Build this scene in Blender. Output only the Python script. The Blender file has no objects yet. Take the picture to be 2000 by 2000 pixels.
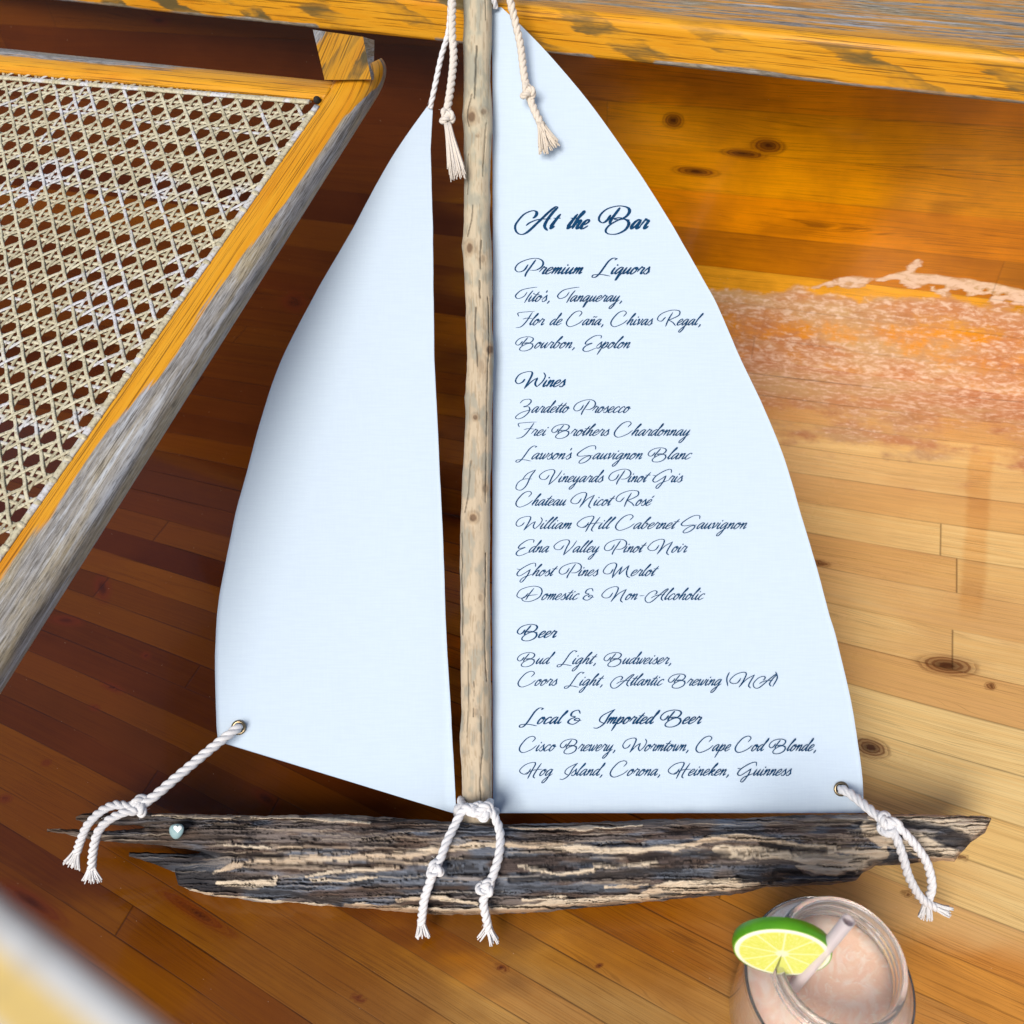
import bpy, math, random
import numpy as np
from mathutils import Vector, Matrix

random.seed(7)
rng = np.random.default_rng(7)
S = bpy.context.scene
COL = S.collection

# ------------------------------------------------------------------ camera
F = 1700.0          # focal length in pixels of a 2000 px wide picture
H = 0.65            # camera height above the floor, metres
_down = np.array([168.0, 1600.0, 1700.0]); _down /= np.linalg.norm(_down)
_Z = -_down
_X = np.array([1.0, 0.0, -_down[0] / _down[2]]); _X /= np.linalg.norm(_X)
_Y = np.cross(_Z, _X)
R = np.array([_X, _Y, _Z])          # camera (right, down, forward) -> world
CAM = np.array([0.0, 0.0, H])
cam_data = bpy.data.cameras.new('camera')
cam = bpy.data.objects.new('camera', cam_data); COL.objects.link(cam)
S.camera = cam
M = Matrix.Identity(4)
for c, v in enumerate((R @ np.array([1, 0, 0]), R @ np.array([0, -1, 0]), R @ np.array([0, 0, -1]))):
    for r in range(3): M[r][c] = v[r]
M[0][3], M[1][3], M[2][3] = CAM
cam.matrix_world = M
cam_data.sensor_width = 36; cam_data.lens = 36 * F / 2000.0
cam_data.clip_start = 0.01; cam_data.clip_end = 200
cam_data.dof.use_dof = True
cam_data.dof.focus_distance = 1.0 * H
cam_data.dof.aperture_fstop = 10.0

# ------------------------------------------------------------------ light
SUN_ELEV, SUN_AZ = math.radians(42), math.radians(-110)   # azimuth: math angle in XY where the sun stands
W = bpy.data.worlds.new('World'); S.world = W; W.use_nodes = True
wn = W.node_tree
for n in list(wn.nodes): wn.nodes.remove(n)
sky = wn.nodes.new('ShaderNodeTexSky'); sky.sky_type = 'NISHITA'; sky.sun_disc = False
sky.sun_elevation = SUN_ELEV; sky.sun_rotation = math.pi / 2 - SUN_AZ
sky.air_density = 1.0; sky.dust_density = 2.5; sky.ozone_density = 1.0
bg = wn.nodes.new('ShaderNodeBackground'); bg.inputs[1].default_value = 0.05
wo = wn.nodes.new('ShaderNodeOutputWorld')
wn.links.new(sky.outputs[0], bg.inputs[0]); wn.links.new(bg.outputs[0], wo.inputs[0])
sun_d = bpy.data.lights.new('sun', 'SUN'); sun_d.energy = 1.5; sun_d.angle = math.radians(30)
sun_d.color = (1.0, 0.94, 0.85)
sun = bpy.data.objects.new('sun', sun_d); COL.objects.link(sun)
sdir = Vector((math.cos(SUN_ELEV) * math.cos(SUN_AZ), math.cos(SUN_ELEV) * math.sin(SUN_AZ), math.sin(SUN_ELEV)))
sun.rotation_euler = sdir.to_track_quat('Z', 'Y').to_euler()
S.view_settings.view_transform = 'Standard'; S.view_settings.look = 'None'
S.view_settings.gamma = 1.0; S.view_settings.use_curve_mapping = False
S.view_settings.exposure = 1.0
S.render.engine = 'CYCLES'
S.cycles.max_bounces = 14; S.cycles.transmission_bounces = 12; S.cycles.use_denoising = True
S.cycles.sample_clamp_indirect = 8.0

# ------------------------------------------------------------------ geometry helpers
def ray(px, py):
    px = np.asarray(px, float); py = np.asarray(py, float)
    d = np.stack([(px - 1000) / F, (py - 1000) / F, np.ones_like(px)], -1)
    return d @ R.T
def at_depth(px, py, d): return CAM + ray(px, py) * np.asarray(d, float)[..., None]
def on_z(px, py, z):
    r = ray(px, py); t = (np.asarray(z, float) - H) / r[..., 2]
    return CAM + r * t[..., None]
def project(P):
    q = (np.asarray(P, float) - CAM) @ R
    return 1000 + F * q[..., 0] / q[..., 2], 1000 + F * q[..., 1] / q[..., 2], q[..., 2]
def unit(v): v = np.asarray(v, float); return v / np.linalg.norm(v)
class Plane:
    def __init__(s, p, n):
        s.p = np.asarray(p, float); s.n = unit(n)
        if np.dot(s.n, CAM - s.p) < 0: s.n = -s.n
    def __call__(s, px, py, off=0.0):
        px = np.asarray(px, float); py = np.asarray(py, float)
        r = ray(px, py); off = np.asarray(off, float)
        t = ((s.p - CAM) @ s.n + off) / (r @ s.n)
        return CAM + r * np.asarray(t)[..., None]

def hash2(ix, iy, seed):
    n = (ix.astype(np.int64) * 374761393 + iy.astype(np.int64) * 668265263 + seed * 974634777) & 0x7fffffff
    n = (n ^ (n >> 13)) * 1274126177 & 0x7fffffff
    n = n ^ (n >> 16)
    return (n & 0xffff) / 65535.0
def vnoise(x, y, seed=0):
    ix = np.floor(x); iy = np.floor(y); fx = x - ix; fy = y - iy
    fx = fx * fx * (3 - 2 * fx); fy = fy * fy * (3 - 2 * fy)
    a = hash2(ix, iy, seed); b = hash2(ix + 1, iy, seed); c = hash2(ix, iy + 1, seed); d = hash2(ix + 1, iy + 1, seed)
    return (a * (1 - fx) + b * fx) * (1 - fy) + (c * (1 - fx) + d * fx) * fy
def fbm(x, y, octv=4, seed=0):
    x = np.asarray(x, float); y = np.asarray(y, float)
    s = 0; a = 0.5; t = 0
    for k in range(octv):
        s = s + a * vnoise(x, y, seed + k * 17); t += a; x = x * 2.03 + 5.1; y = y * 2.03 + 1.7; a *= 0.5
    return s / t
def sstep(a, b, x):
    t = np.clip((x - a) / (b - a), 0, 1); return t * t * (3 - 2 * t)
def catmull(P, n=8, closed=False):
    P = np.asarray(P, float)
    if closed: Q = np.vstack([P[-1:], P, P[:2]])
    else: Q = np.vstack([2 * P[0] - P[1], P, 2 * P[-1] - P[-2]])
    out = []
    for i in range(1, len(Q) - 2):
        p0, p1, p2, p3 = Q[i - 1], Q[i], Q[i + 1], Q[i + 2]
        for t in np.arange(n) / n:
            out.append(0.5 * (2 * p1 + (p2 - p0) * t + (2 * p0 - 5 * p1 + 4 * p2 - p3) * t * t + (3 * p1 - p0 - 3 * p2 + p3) * t ** 3))
    if not closed: out.append(Q[-2])
    return np.array(out)
def resample(P, step):
    d = np.r_[0, np.cumsum(np.linalg.norm(np.diff(P, axis=0), axis=1))]
    n = max(3, int(d[-1] / step) + 1); s = np.linspace(0, d[-1], n)
    return np.stack([np.interp(s, d, P[:, k]) for k in range(P.shape[1])], -1)

class MB:
    """collects vertices and faces, then links them as ONE mesh object"""
    def __init__(s): s.v = []; s.f = []; s.n = 0; s.c = []
    def add(s, v, f, col=None):
        v = np.asarray(v, float).reshape(-1, 3)
        s.v.append(v); s.f.extend([tuple(int(i) + s.n for i in q) for q in f]); s.n += len(v)
        if col is None: col = np.zeros((len(v), 4))
        col = np.asarray(col, float)
        if col.ndim == 1: col = np.tile(col, (len(v), 1))
        s.c.append(col)
    def grid(s, P, cu=False, cv=False, col=None, flip=False):
        nu, nv = P.shape[:2]; f = []
        for i in range(nu if cu else nu - 1):
            for j in range(nv if cv else nv - 1):
                a = i * nv + j; b = i * nv + (j + 1) % nv; c = ((i + 1) % nu) * nv + (j + 1) % nv; d = ((i + 1) % nu) * nv + j
                f.append((d, c, b, a) if flip else (a, b, c, d))
        s.add(P.reshape(-1, 3), f, None if col is None else np.asarray(col).reshape(-1, 4))
    def ringtube(s, P, col=None):
        """P: (n rings, m, 3) closed tube with end caps"""
        nu, nv = P.shape[:2]; f = []
        for i in range(nu - 1):
            for j in range(nv):
                f.append((i * nv + j, i * nv + (j + 1) % nv, (i + 1) * nv + (j + 1) % nv, (i + 1) * nv + j))
        f.append(tuple(range(nv - 1, -1, -1))); f.append(tuple((nu - 1) * nv + j for j in range(nv)))
        s.add(P.reshape(-1, 3), f, None if col is None else np.asarray(col).reshape(-1, 4))
    def tube(s, C, r, m=8, col=None):
        C = np.asarray(C, float); n = len(C); r = np.broadcast_to(np.asarray(r, float), (n,))
        T = np.gradient(C, axis=0); T /= np.linalg.norm(T, axis=1)[:, None] + 1e-12
        up = np.array([0.13, 0.37, 0.92]); N = np.cross(T, up); N /= np.linalg.norm(N, axis=1)[:, None] + 1e-9
        B = np.cross(T, N); a = np.linspace(0, 2 * math.pi, m, endpoint=False)
        P = C[:, None] + r[:, None, None] * (np.cos(a)[None, :, None] * N[:, None] + np.sin(a)[None, :, None] * B[:, None])
        s.ringtube(P, col if col is None or np.asarray(col).ndim > 1 else np.tile(np.asarray(col, float), (n * m, 1)))
    def build(s, name, mat, parent=None, smooth=True):
        me = bpy.data.meshes.new(name)
        V = np.vstack(s.v); me.from_pydata(V.tolist(), [], s.f)
        C = np.vstack(s.c)
        at = me.attributes.new('tint', 'FLOAT_COLOR', 'POINT'); at.data.foreach_set('color', C.astype(np.float32).ravel())
        if smooth: me.polygons.foreach_set('use_smooth', np.ones(len(me.polygons), bool))
        me.materials.append(mat); me.update()
        o = bpy.data.objects.new(name, me); COL.objects.link(o)
        if parent is not None: o.parent = parent; o.matrix_parent_inverse = parent.matrix_world.inverted()
        return o

def thing(name, label, cat, loc=(0, 0, 0), group=None):
    o = bpy.data.objects.new(name, None); COL.objects.link(o)
    o.location = loc; o.empty_display_size = 0.05
    o.matrix_world = Matrix.Translation(Vector(loc))
    tag(o, label, cat, group); return o
def tag(o, label=None, cat=None, group=None, kind=None):
    if label: o['label'] = label
    if cat: o['category'] = cat
    if group: o['group'] = group
    if kind: o['kind'] = kind
    return o

# ------------------------------------------------------------------ material helper
class Mat:
    def __init__(s, name):
        s.m = bpy.data.materials.new(name); s.m.use_nodes = True; s.t = s.m.node_tree
        s.b = s.t.nodes['Principled BSDF']; s.out = s.t.nodes['Material Output']
    def new(s, typ, **kw):
        n = s.t.nodes.new('ShaderNode' + typ)
        for k, v in kw.items(): setattr(n, k, v)
        return n
    def put(s, sock, v):
        if isinstance(v, bpy.types.NodeSocket): s.t.links.new(v, sock)
        elif isinstance(v, (tuple, list)) and len(v) == 3 and sock.type == 'RGBA': sock.default_value = (*v, 1)
        else: sock.default_value = v
    def math(s, op, a, b=0.0, c=None, clamp=False):
        n = s.new('Math', operation=op, use_clamp=clamp); s.put(n.inputs[0], a); s.put(n.inputs[1], b)
        if c is not None: s.put(n.inputs[2], c)
        return n.outputs[0]
    def mix(s, f, a, b, blend='MIX'):
        n = s.new('Mix', data_type='RGBA', blend_type=blend); s.put(n.inputs[0], f)
        s.put(n.inputs[6], a); s.put(n.inputs[7], b); return n.outputs[2]
    def ramp(s, f, lo, hi, a=0.0, b=1.0, smooth=True):
        n = s.new('MapRange'); n.interpolation_type = 'SMOOTHSTEP' if smooth else 'LINEAR'
        s.put(n.inputs[0], f); s.put(n.inputs[1], lo); s.put(n.inputs[2], hi); s.put(n.inputs[3], a); s.put(n.inputs[4], b)
        return n.outputs[0]
    def noise(s, vec, scale=5.0, detail=4.0, rough=0.55, dist=0.0, color=False):
        n = s.new('TexNoise'); s.put(n.inputs['Vector'], vec); s.put(n.inputs['Scale'], scale); s.put(n.inputs['Detail'], detail)
        s.put(n.inputs['Roughness'], rough); s.put(n.inputs['Distortion'], dist)
        return n.outputs[1 if color else 0]
    def vec(s, x=0.0, y=0.0, z=0.0):
        n = s.new('CombineXYZ'); s.put(n.inputs[0], x); s.put(n.inputs[1], y); s.put(n.inputs[2], z); return n.outputs[0]
    def sep(s, v):
        n = s.new('SeparateXYZ'); s.put(n.inputs[0], v); return n.outputs
    def attr(s, name='tint'):
        n = s.new('Attribute', attribute_name=name); return n
    def tint(s):
        a = s.attr('tint'); n = s.new('SeparateColor'); s.t.links.new(a.outputs['Color'], n.inputs[0])
        return n.outputs[0], n.outputs[1], n.outputs[2], a.outputs['Alpha'], a.outputs['Color']
    def obj(s): return s.new('TexCoord').outputs['Object']
    def bump(s, h, strength=0.3, dist=0.001):
        n = s.new('Bump'); s.put(n.inputs['Height'], h); n.inputs['Strength'].default_value = strength
        n.inputs['Distance'].default_value = dist; s.t.links.new(n.outputs[0], s.b.inputs['Normal']); return n
    def set(s, **kw):
        for k, v in kw.items(): s.put(s.b.inputs[k.replace('_', ' ')], v)
        return s.m

def simple(name, col, rough=0.6, **kw):
    m = Mat(name); return m.set(Base_Color=col, Roughness=rough, **kw)

# ------------------------------------------------------------------ key planes of the scene
P0 = on_z(1000, 1778, 0.006)
P1 = at_depth(935, 50, 1.10 * H)
XW = np.array([1.0, 0, 0])
BOAT = Plane(P0, np.cross(XW, P1 - P0))       # the leaning plane of mast, sails and hull
BN = BOAT.n
pxm = lambda px, py: float(project(BOAT(px, py))[2]) / F      # metres per pixel at a point of that plane

# rail: its top front edge carries the mast
rail_contact = BOAT(932, 6, -0.012)
ZR = float(rail_contact[2])
rA = on_z(100, -62, ZR); rB = on_z(2000, 128, ZR)
rdir = unit(rB - rA); rback = np.array([-rdir[1], rdir[0], 0.0])
if rback[1] < 0: rback = -rback
rc = rail_contact - rdir * 0.0
# bottom of the front face: where the ray (935, 93) meets the vertical front face
nf = -rback
def on_vertical(px, py, p, n):
    r = ray(px, py); t = ((p - CAM) @ n) / (r @ n); return CAM + r * np.asarray(t)[..., None]
_e = [on_vertical(x_, y_, rc, nf) for x_, y_ in ((100, 1), (935, 92), (2000, 207))]
_es = [float((q - rc) @ rdir) for q in _e]; _ez = [float(q[2]) for q in _e]
ZRB_at = lambda s_: np.polyval(np.polyfit(_es, _ez, 1), s_)
ZRB = _ez[1]; RAIL_LOW = float(min(ZRB_at(-1.5), ZRB_at(1.5)))
# back panel: added, stands on the floor where the worn strip begins
pjA = on_z(1400, 690, 0.0); pjB = on_z(2000, 776, 0.0); pj = pjA
pdir = unit(pjB - pjA); pback = np.array([-pdir[1], pdir[0], 0.0])

def srgb(r, g, b):
    f = lambda c: (c / 255 / 12.92) if c <= 10 else ((c / 255 + 0.055) / 1.055) ** 2.4
    return (f(r), f(g), f(b))

# ------------------------------------------------------------------ floor boards
def board_material(name, seam_k=1.0, amber=0.0):
    m = Mat(name)
    uv = m.new('UVMap').outputs[0]; sx = m.sep(uv); u, v = sx[0], sx[1]
    wob = m.math('MULTIPLY', m.math('SUBTRACT', m.noise(m.vec(m.math('MULTIPLY', u, 5), v), 1.0, 2), 0.5), 0.05)
    vw = m.math('ADD', v, wob)
    row = m.math('FLOOR', vw); fr = m.math('FRACT', vw)
    wn1 = m.new('TexWhiteNoise', noise_dimensions='1D'); m.put(wn1.inputs['W'], row)
    uu = m.math('ADD', m.math('DIVIDE', u, 1.15), m.math('MULTIPLY', wn1.outputs[0], 9.0))
    colm = m.math('FLOOR', uu); fu = m.math('FRACT', uu)
    wn2 = m.new('TexWhiteNoise', noise_dimensions='2D'); m.put(wn2.inputs['Vector'], m.vec(row, colm))
    rnd = m.sep(wn2.outputs[1])
    red, bl, kn, pe, _ = m.tint()       # R stained wood and painted shade, G bleached wood and painted sheen, B knot, A peeled varnish
    # seams
    d = m.math('MINIMUM', fr, m.math('SUBTRACT', 1.0, fr))
    sn = m.noise(m.vec(m.math('MULTIPLY', u, 7), m.math('MULTIPLY', row, 3.3)), 1.0, 3)
    seam = m.math('MULTIPLY', m.ramp(d, 0.0, m.ramp(sn, .35, .7, .018, .045), 1.0, 0.0), m.math('MULTIPLY', m.ramp(sn, 0.38, 0.62, 0.08, 1.0), m.math('SUBTRACT', 1.0, m.math('MULTIPLY', bl, .45))))
    du = m.math('MINIMUM', fu, m.math('SUBTRACT', 1.0, fu))
    seam = m.math('MULTIPLY', m.math('MAXIMUM', seam, m.ramp(du, 0.0, 0.0012, 0.7, 0.0)), seam_k)
    # grain
    off = m.math('MULTIPLY', rnd[0], 37.0)
    bend = m.noise(m.vec(m.math('MULTIPLY', u, 2.2), m.math('ADD', v, off)), 1.0, 2)
    gv = m.math('ADD', m.math('MULTIPLY', v, 1.0), m.math('MULTIPLY', bend, 0.9))
    g1 = m.noise(m.vec(m.math('MULTIPLY', u, 1.6), m.math('ADD', m.math('MULTIPLY', gv, 9.0), off), off), 1.0, 5, 0.62)
    g2 = m.noise(m.vec(m.math('MULTIPLY', u, 9.0), m.math('ADD', m.math('MULTIPLY', v, 60.0), off), off), 1.0, 3, 0.6)
    g3 = m.noise(m.vec(m.math('MULTIPLY', u, 3.0), m.math('ADD', m.math('MULTIPLY', v, 1.2), off), 3.0), 1.0, 4, 0.6)
    blot = m.noise(m.vec(m.math('MULTIPLY', u, 7.0), m.math('MULTIPLY', v, 0.35)), 1.0, 5, 0.6)
    g1s = m.ramp(g1, 0.33, 0.66)
    lines = m.ramp(m.math('ABSOLUTE', m.math('SUBTRACT', m.math('FRACT', m.math('MULTIPLY', g1, 9.0)), 0.5)), 0.0, 0.16, 1.0, 0.0)
    hon = m.mix(rnd[1], srgb(236, 158, 14), srgb(216, 126, 8))
    hon = m.mix(m.math('MULTIPLY', rnd[2], 0.55), hon, srgb(192, 100, 10))
    hon = m.mix(m.math('MULTIPLY', g1s, 0.5), hon, srgb(222, 132, 6))
    if amber: hon = m.mix(amber, hon, m.mix(rnd[1], srgb(255, 176, 4), srgb(244, 146, 2)))
    ble_sheen = m.mix(rnd[1], srgb(246, 218, 154), srgb(240, 202, 130))
    ble_sheen = m.mix(m.math('MULTIPLY', m.ramp(m.math('ADD', m.math('MULTIPLY', rnd[2], .6), m.math('MULTIPLY', blot, .5)), 0.45, 0.8), 0.6), ble_sheen, srgb(206, 146, 88))
    ble_sheen = m.mix(m.math('MULTIPLY', g1s, 0.45), ble_sheen, srgb(228, 182, 108))
    stn_shade = m.mix(rnd[1], srgb(84, 38, 4), srgb(62, 23, 3))  # red-brown board tone, darkened further to carry painted shade
    stn_shade = m.mix(m.math('MULTIPLY', rnd[2], 0.6), stn_shade, srgb(108, 58, 6))
    stn_shade = m.mix(m.math('MULTIPLY', g1s, 0.5), stn_shade, srgb(70, 28, 6))
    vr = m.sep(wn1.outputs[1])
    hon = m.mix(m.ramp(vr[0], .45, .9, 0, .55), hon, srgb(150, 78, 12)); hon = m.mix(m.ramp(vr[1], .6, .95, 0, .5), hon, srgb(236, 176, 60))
    stn_shade = m.mix(m.ramp(vr[1], .55, .9, 0, .6), stn_shade, srgb(126, 72, 8)); stn_shade = m.mix(m.ramp(vr[0], .5, .9, 0, .6), stn_shade, srgb(62, 22, 6))
    c = m.mix(bl, hon, ble_sheen); c = m.mix(red, c, stn_shade)
    c = m.mix(m.ramp(blot, 0.38, 0.66, 0.0, m.math('SUBTRACT', 0.5, m.math('MULTIPLY', bl, 0.44))), c, m.mix(0.75, c, srgb(98, 46, 8)))
    c = m.mix(m.math('MULTIPLY', m.math('MULTIPLY', lines, m.math('SUBTRACT', 1.0, m.math('MULTIPLY', bl, .4))), m.ramp(g3, 0.3, 0.7, 0.2, 0.85)), c, m.mix(0.75, c, srgb(60, 26, 6)))
    c = m.mix(m.ramp(g2, 0.45, 0.75, 0.0, 0.4), c, m.mix(0.6, c, srgb(76, 36, 10)))
    kg = m.noise(m.vec(m.math('MULTIPLY', u, 40), m.math('MULTIPLY', v, 3)), 1.0, 3)
    rings = m.ramp(m.math('SINE', m.math('MULTIPLY', m.math('ADD', kn, m.math('MULTIPLY', kg, .34)), 24.0)), -.2, .6)
    c = m.mix(m.math('MULTIPLY', m.math('MULTIPLY', rings, m.ramp(kn, .04, .3)), .55), c, srgb(92, 40, 10))
    knm = m.math('MULTIPLY', kn, m.ramp(kg, 0.2, 0.6, 0.75, 1.0))
    c = m.mix(m.math('MULTIPLY', m.ramp(knm, 0.0, 0.5), 0.6), c, srgb(96, 38, 14))
    c = m.mix(m.ramp(knm, 0.45, 1.0, 0, .8), c, srgb(52, 22, 12))
    # peeled varnish: pale pink wood with flakes of old finish
    pn = m.noise(m.vec(m.math('MULTIPLY', u, 26), m.math('MULTIPLY', v, 1.3)), 1.0, 6, 0.68)
    pn2 = m.noise(m.vec(m.math('MULTIPLY', u, 90), m.math('MULTIPLY', v, 9)), 1.0, 4, 0.7, .5)
    pn3 = m.noise(m.vec(m.math('MULTIPLY', u, 6), m.math('MULTIPLY', v, 0.7), 7.0), 1.0, 4, 0.6)
    pm = m.ramp(m.math('ADD', m.math('ADD', pe, m.math('MULTIPLY', m.math('SUBTRACT', rnd[0], 0.5), m.math('MULTIPLY', m.ramp(pe, .02, .2), .28))), m.math('MULTIPLY', m.math('SUBTRACT', pn, 0.5), 1.2)), 0.32, 0.72)
    pc = m.mix(m.ramp(pn3, 0.38, 0.64), srgb(190, 128, 88), srgb(198, 164, 120))
    pc = m.mix(m.ramp(pn2, 0.5, 0.75, 0.0, 0.38), pc, srgb(232, 208, 182))
    pc = m.mix(m.ramp(pn, 0.52, 0.7, 0.0, 0.4), pc, srgb(148, 74, 36))
    c = m.mix(m.math('MULTIPLY', pm, 0.92), c, pc)
    c = m.mix(m.math('MULTIPLY', m.ramp(m.math('ADD', pe, m.math('MULTIPLY', m.math('SUBTRACT', pn2, 0.5), 2.2)), .62, 1.2), .85), c, srgb(232, 204, 182))
    # scuffs and specks of dust
    vo = m.new('TexVoronoi'); m.put(vo.inputs['Vector'], m.vec(m.math('MULTIPLY', u, 19.0), v)); vo.inputs['Scale'].default_value = 6.0
    spk = m.math('MULTIPLY', m.ramp(vo.outputs[0], 0.0, 0.07, 1.0, 0.0), m.ramp(m.sep(vo.outputs[1])[0], 0.8, 0.82))
    c = m.mix(m.math('MULTIPLY', spk, 0.55), c, srgb(236, 214, 178))
    c = m.mix(m.math('MULTIPLY', seam, 0.85), c, srgb(40, 18, 6))
    rg = m.math('ADD', m.ramp(blot, 0.3, 0.7, 0.08, 0.26), m.math('MULTIPLY', pm, 0.4))
    rg = m.math('ADD', rg, m.math('MULTIPLY', bl, 0.12))
    m.set(Base_Color=c, Roughness=rg, Specular_IOR_Level=0.3, Coat_Weight=.3, Coat_Roughness=.06)
    h = m.math('SUBTRACT', m.math('ADD', m.math('MULTIPLY', g2, 0.25), m.math('MULTIPLY', m.math('MULTIPLY', pm, pn2), 1.6)), m.math('MULTIPLY', seam, 1.2))
    m.bump(h, 0.22, 0.0009)
    return m.m
FLOOR_MAT = board_material('floor_boards')
PANEL_MAT = board_material('panel_boards', 0.4, 0.75)

# board direction (image slope of the seams, read off the photograph), kept as a smooth field on the floor
SL = np.array([(1600, 420, .108), (1650, 720, .16), (1770, 980, .18), (1815, 1280, .22), (1835, 1435, .254), (1800, 1800, .42),
      (1930, 1850, .38), (317, 1040, .236), (140, 1340, .42), (450, 1555, .58), (240, 1870, .68), (780, 1840, .59), (1100, 1880, .567),
      (1380, 1797, .48), (500, 700, .12), (900, 750, .12), (100, 600, .11), (620, 1555, .57), (1000, 420, .10), (60, 420, .10), (2000, 2100, .47), (1000, 2150, .66), (100, 2150, .74)])
def _feat(x, y):
    x = (np.clip(x, -150, 2150) - 1000) / 1000; y = (np.clip(y, 350, 2200) - 1200) / 800
    return np.stack([np.ones_like(x), x, y, x * y, y * y, x * x, y ** 3, x * y * y], -1)
_A = _feat(SL[:, 0], SL[:, 1]); _co = np.linalg.solve(_A.T @ _A + 0.02 * np.eye(8), _A.T @ SL[:, 2])
slope = lambda x, y: _feat(x, y) @ _co
def trace_y0(x, y, n=48):
    x = np.array(x, float); y = np.array(y, float); h = (1000 - x) / n
    for k in range(n):
        s1 = slope(x, y); s2 = slope(x + h / 2, y + h / 2 * s1)
        y = y + h * s2; x = x + h
    return y
_yy = np.linspace(-4000, 4000, 4000)
_w = np.interp(_yy, [300, 500, 800, 1300, 1800, 2200], [22, 27, 44, 68, 84, 96])
_V = np.r_[0, np.cumsum(0.5 * (1 / _w[1:] + 1 / _w[:-1]) * np.diff(_yy))]
BDIR = unit(on_z(1900, 1300, 0.0) - on_z(1500, 1212, 0.0))

def polyd(px, py, pts):
    """distance in px to a polyline"""
    best = np.full(np.shape(px), 1e9); pts = np.asarray(pts, float)
    for a, b in zip(pts[:-1], pts[1:]):
        ab = b - a; t = np.clip(((px - a[0]) * ab[0] + (py - a[1]) * ab[1]) / (ab @ ab), 0, 1)
        best = np.minimum(best, np.hypot(px - a[0] - t * ab[0], py - a[1] - t * ab[1]))
    return best
def inpoly(px, py, poly):
    r = np.zeros(px.shape, bool); n = len(poly); j = n - 1
    for i in range(n):
        xi, yi = poly[i]; xj, yj = poly[j]
        if yi != yj: r ^= ((yi > py) != (yj > py)) & (px < (xj - xi) * (py - yi) / (yj - yi) + xi)
        j = i
    return r
KNOTS = [(1850, 1300, 55, 18, .12), (1935, 1340, 10, 7, .2), (1700, 1460, 34, 18, .2), (1500, 285, 30, 14, .1), (1315, 235, 18, 14, .1), (1360, 335, 40, 9, .1),
         (200, 1150, 16, 26, .3), (130, 1212, 34, 10, .1), (285, 1280, 9, 7, .2), (220, 1343, 22, 7, .4), (185, 1382, 10, 6, .3), (520, 1560, 24, 14, .5),
         (575, 590, 26, 18, .1), (310, 40, 22, 10, .1), (1600, 1100, 20, 5, .2), (1720, 1610, 60, 6, .45), (980, 1890, 12, 6, .4), (700, 1950, 14, 6, .5),
         (1880, 1675, 9, 5, .3), (1170, 1885, 6, 4, .3), (1770, 1745, 8, 5, .3), (60, 1760, 60, 18, .6), (380, 1780, 70, 14, .6), (90, 1490, 8, 6, 0), (10, 1560, 12, 8, 0),
         (1330, 600, 14, 8, 0), (600, 1250, 30, 12, .4), (1450, 300, 40, 8, .1), (890, 1010, 40, 10, .2)]
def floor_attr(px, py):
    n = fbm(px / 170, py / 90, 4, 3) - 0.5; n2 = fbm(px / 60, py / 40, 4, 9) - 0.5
    left = sstep(0, 1, (px * -1 + 1150 + (py - 1100) * 0.15) / 500 + n * 1.1)  # red-brown left boards, with chair shade and dark reflections painted in
    stain_shade = np.clip(left * (1 - 0.2 * sstep(1650, 1950, py + n * 200)), 0, 1)
    stain_shade = np.maximum(stain_shade, .45 * sstep(1500, 1700, py + n * 160) * sstep(1750, 1350, px))
    stain_shade = np.maximum(stain_shade, 0.5 * sstep(520, 330, py - 0.12 * (px - 1500) + n * 120))
    ble_sheen = sstep(0, 1, (px - 1230) / 330 + n * .8) * sstep(560, 900, py - 0.12 * (px - 1500) + n2 * 80) * (1 - 0.75 * sstep(1690, 1800, py - (px - 1500) * .25 + n * 100))  # bleached boards, with bright sky reflection painted into the tone
    ble_sheen = np.maximum(ble_sheen, 0.45 * sstep(1830, 1990, py + n * 160) * sstep(500, 800, px) * (px < 1700))
    # darker strip of finish that survived at the right (tape ghost)
    ble_sheen = ble_sheen * (1 - 0.3 * sstep(28, 16, np.abs(px - (1915 - (py - 900) * 0.06)) + n2 * 16) * sstep(860, 900, py) * sstep(1230, 1150, py))
    n4 = fbm(px / 120, py / 34, 4, 77) - .5; n5 = fbm(px / 24, py / 14, 4, 78) - .5
    pt = 548 + 0.06 * (px - 1370) + n2 * 40 + n5 * 34; pb = 860 + 0.13 * (px - 1500) + n4 * 150
    peel = .68 * sstep(-8, 34, py - pt) * sstep(70, -110, py - pb) * sstep(1100, 1420, px + n * 260)
    peel = peel + .28 * sstep(60, 10, np.abs(py - (712 + (px - 1600) * .15) + n4 * 60)) * (px > 1400) + n4 * .35 * (peel > .05)
    peel = peel + .30 * sstep(70, 10, py - pt) * sstep(-4, 6, py - pt) * sstep(1250, 1380, px)
    fl = np.minimum(polyd(px, py + n5 * 18, [(1600, 562), (1650, 548), (1720, 549), (1765, 540), (1795, 515)]), polyd(px, py + n5 * 26, [(1765, 543), (1830, 550), (1900, 560), (1960, 570), (2010, 582)]) - 5)
    peel = np.maximum(np.clip(peel, 0, .8), 1.1 * sstep(13, 5, fl + n5 * 30))
    kn = np.zeros_like(px)
    for kx, ky, a, b, sl in KNOTS:
        dx = px - kx; dy = (py - ky) - sl * dx; w = 1 + 0.6 * n2
        kn = np.maximum(kn, np.exp(-((dx / a) ** 2 + (dy / b) ** 2) * 1.4 * w))
    return np.stack([stain_shade, ble_sheen, kn, peel], -1)

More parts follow.
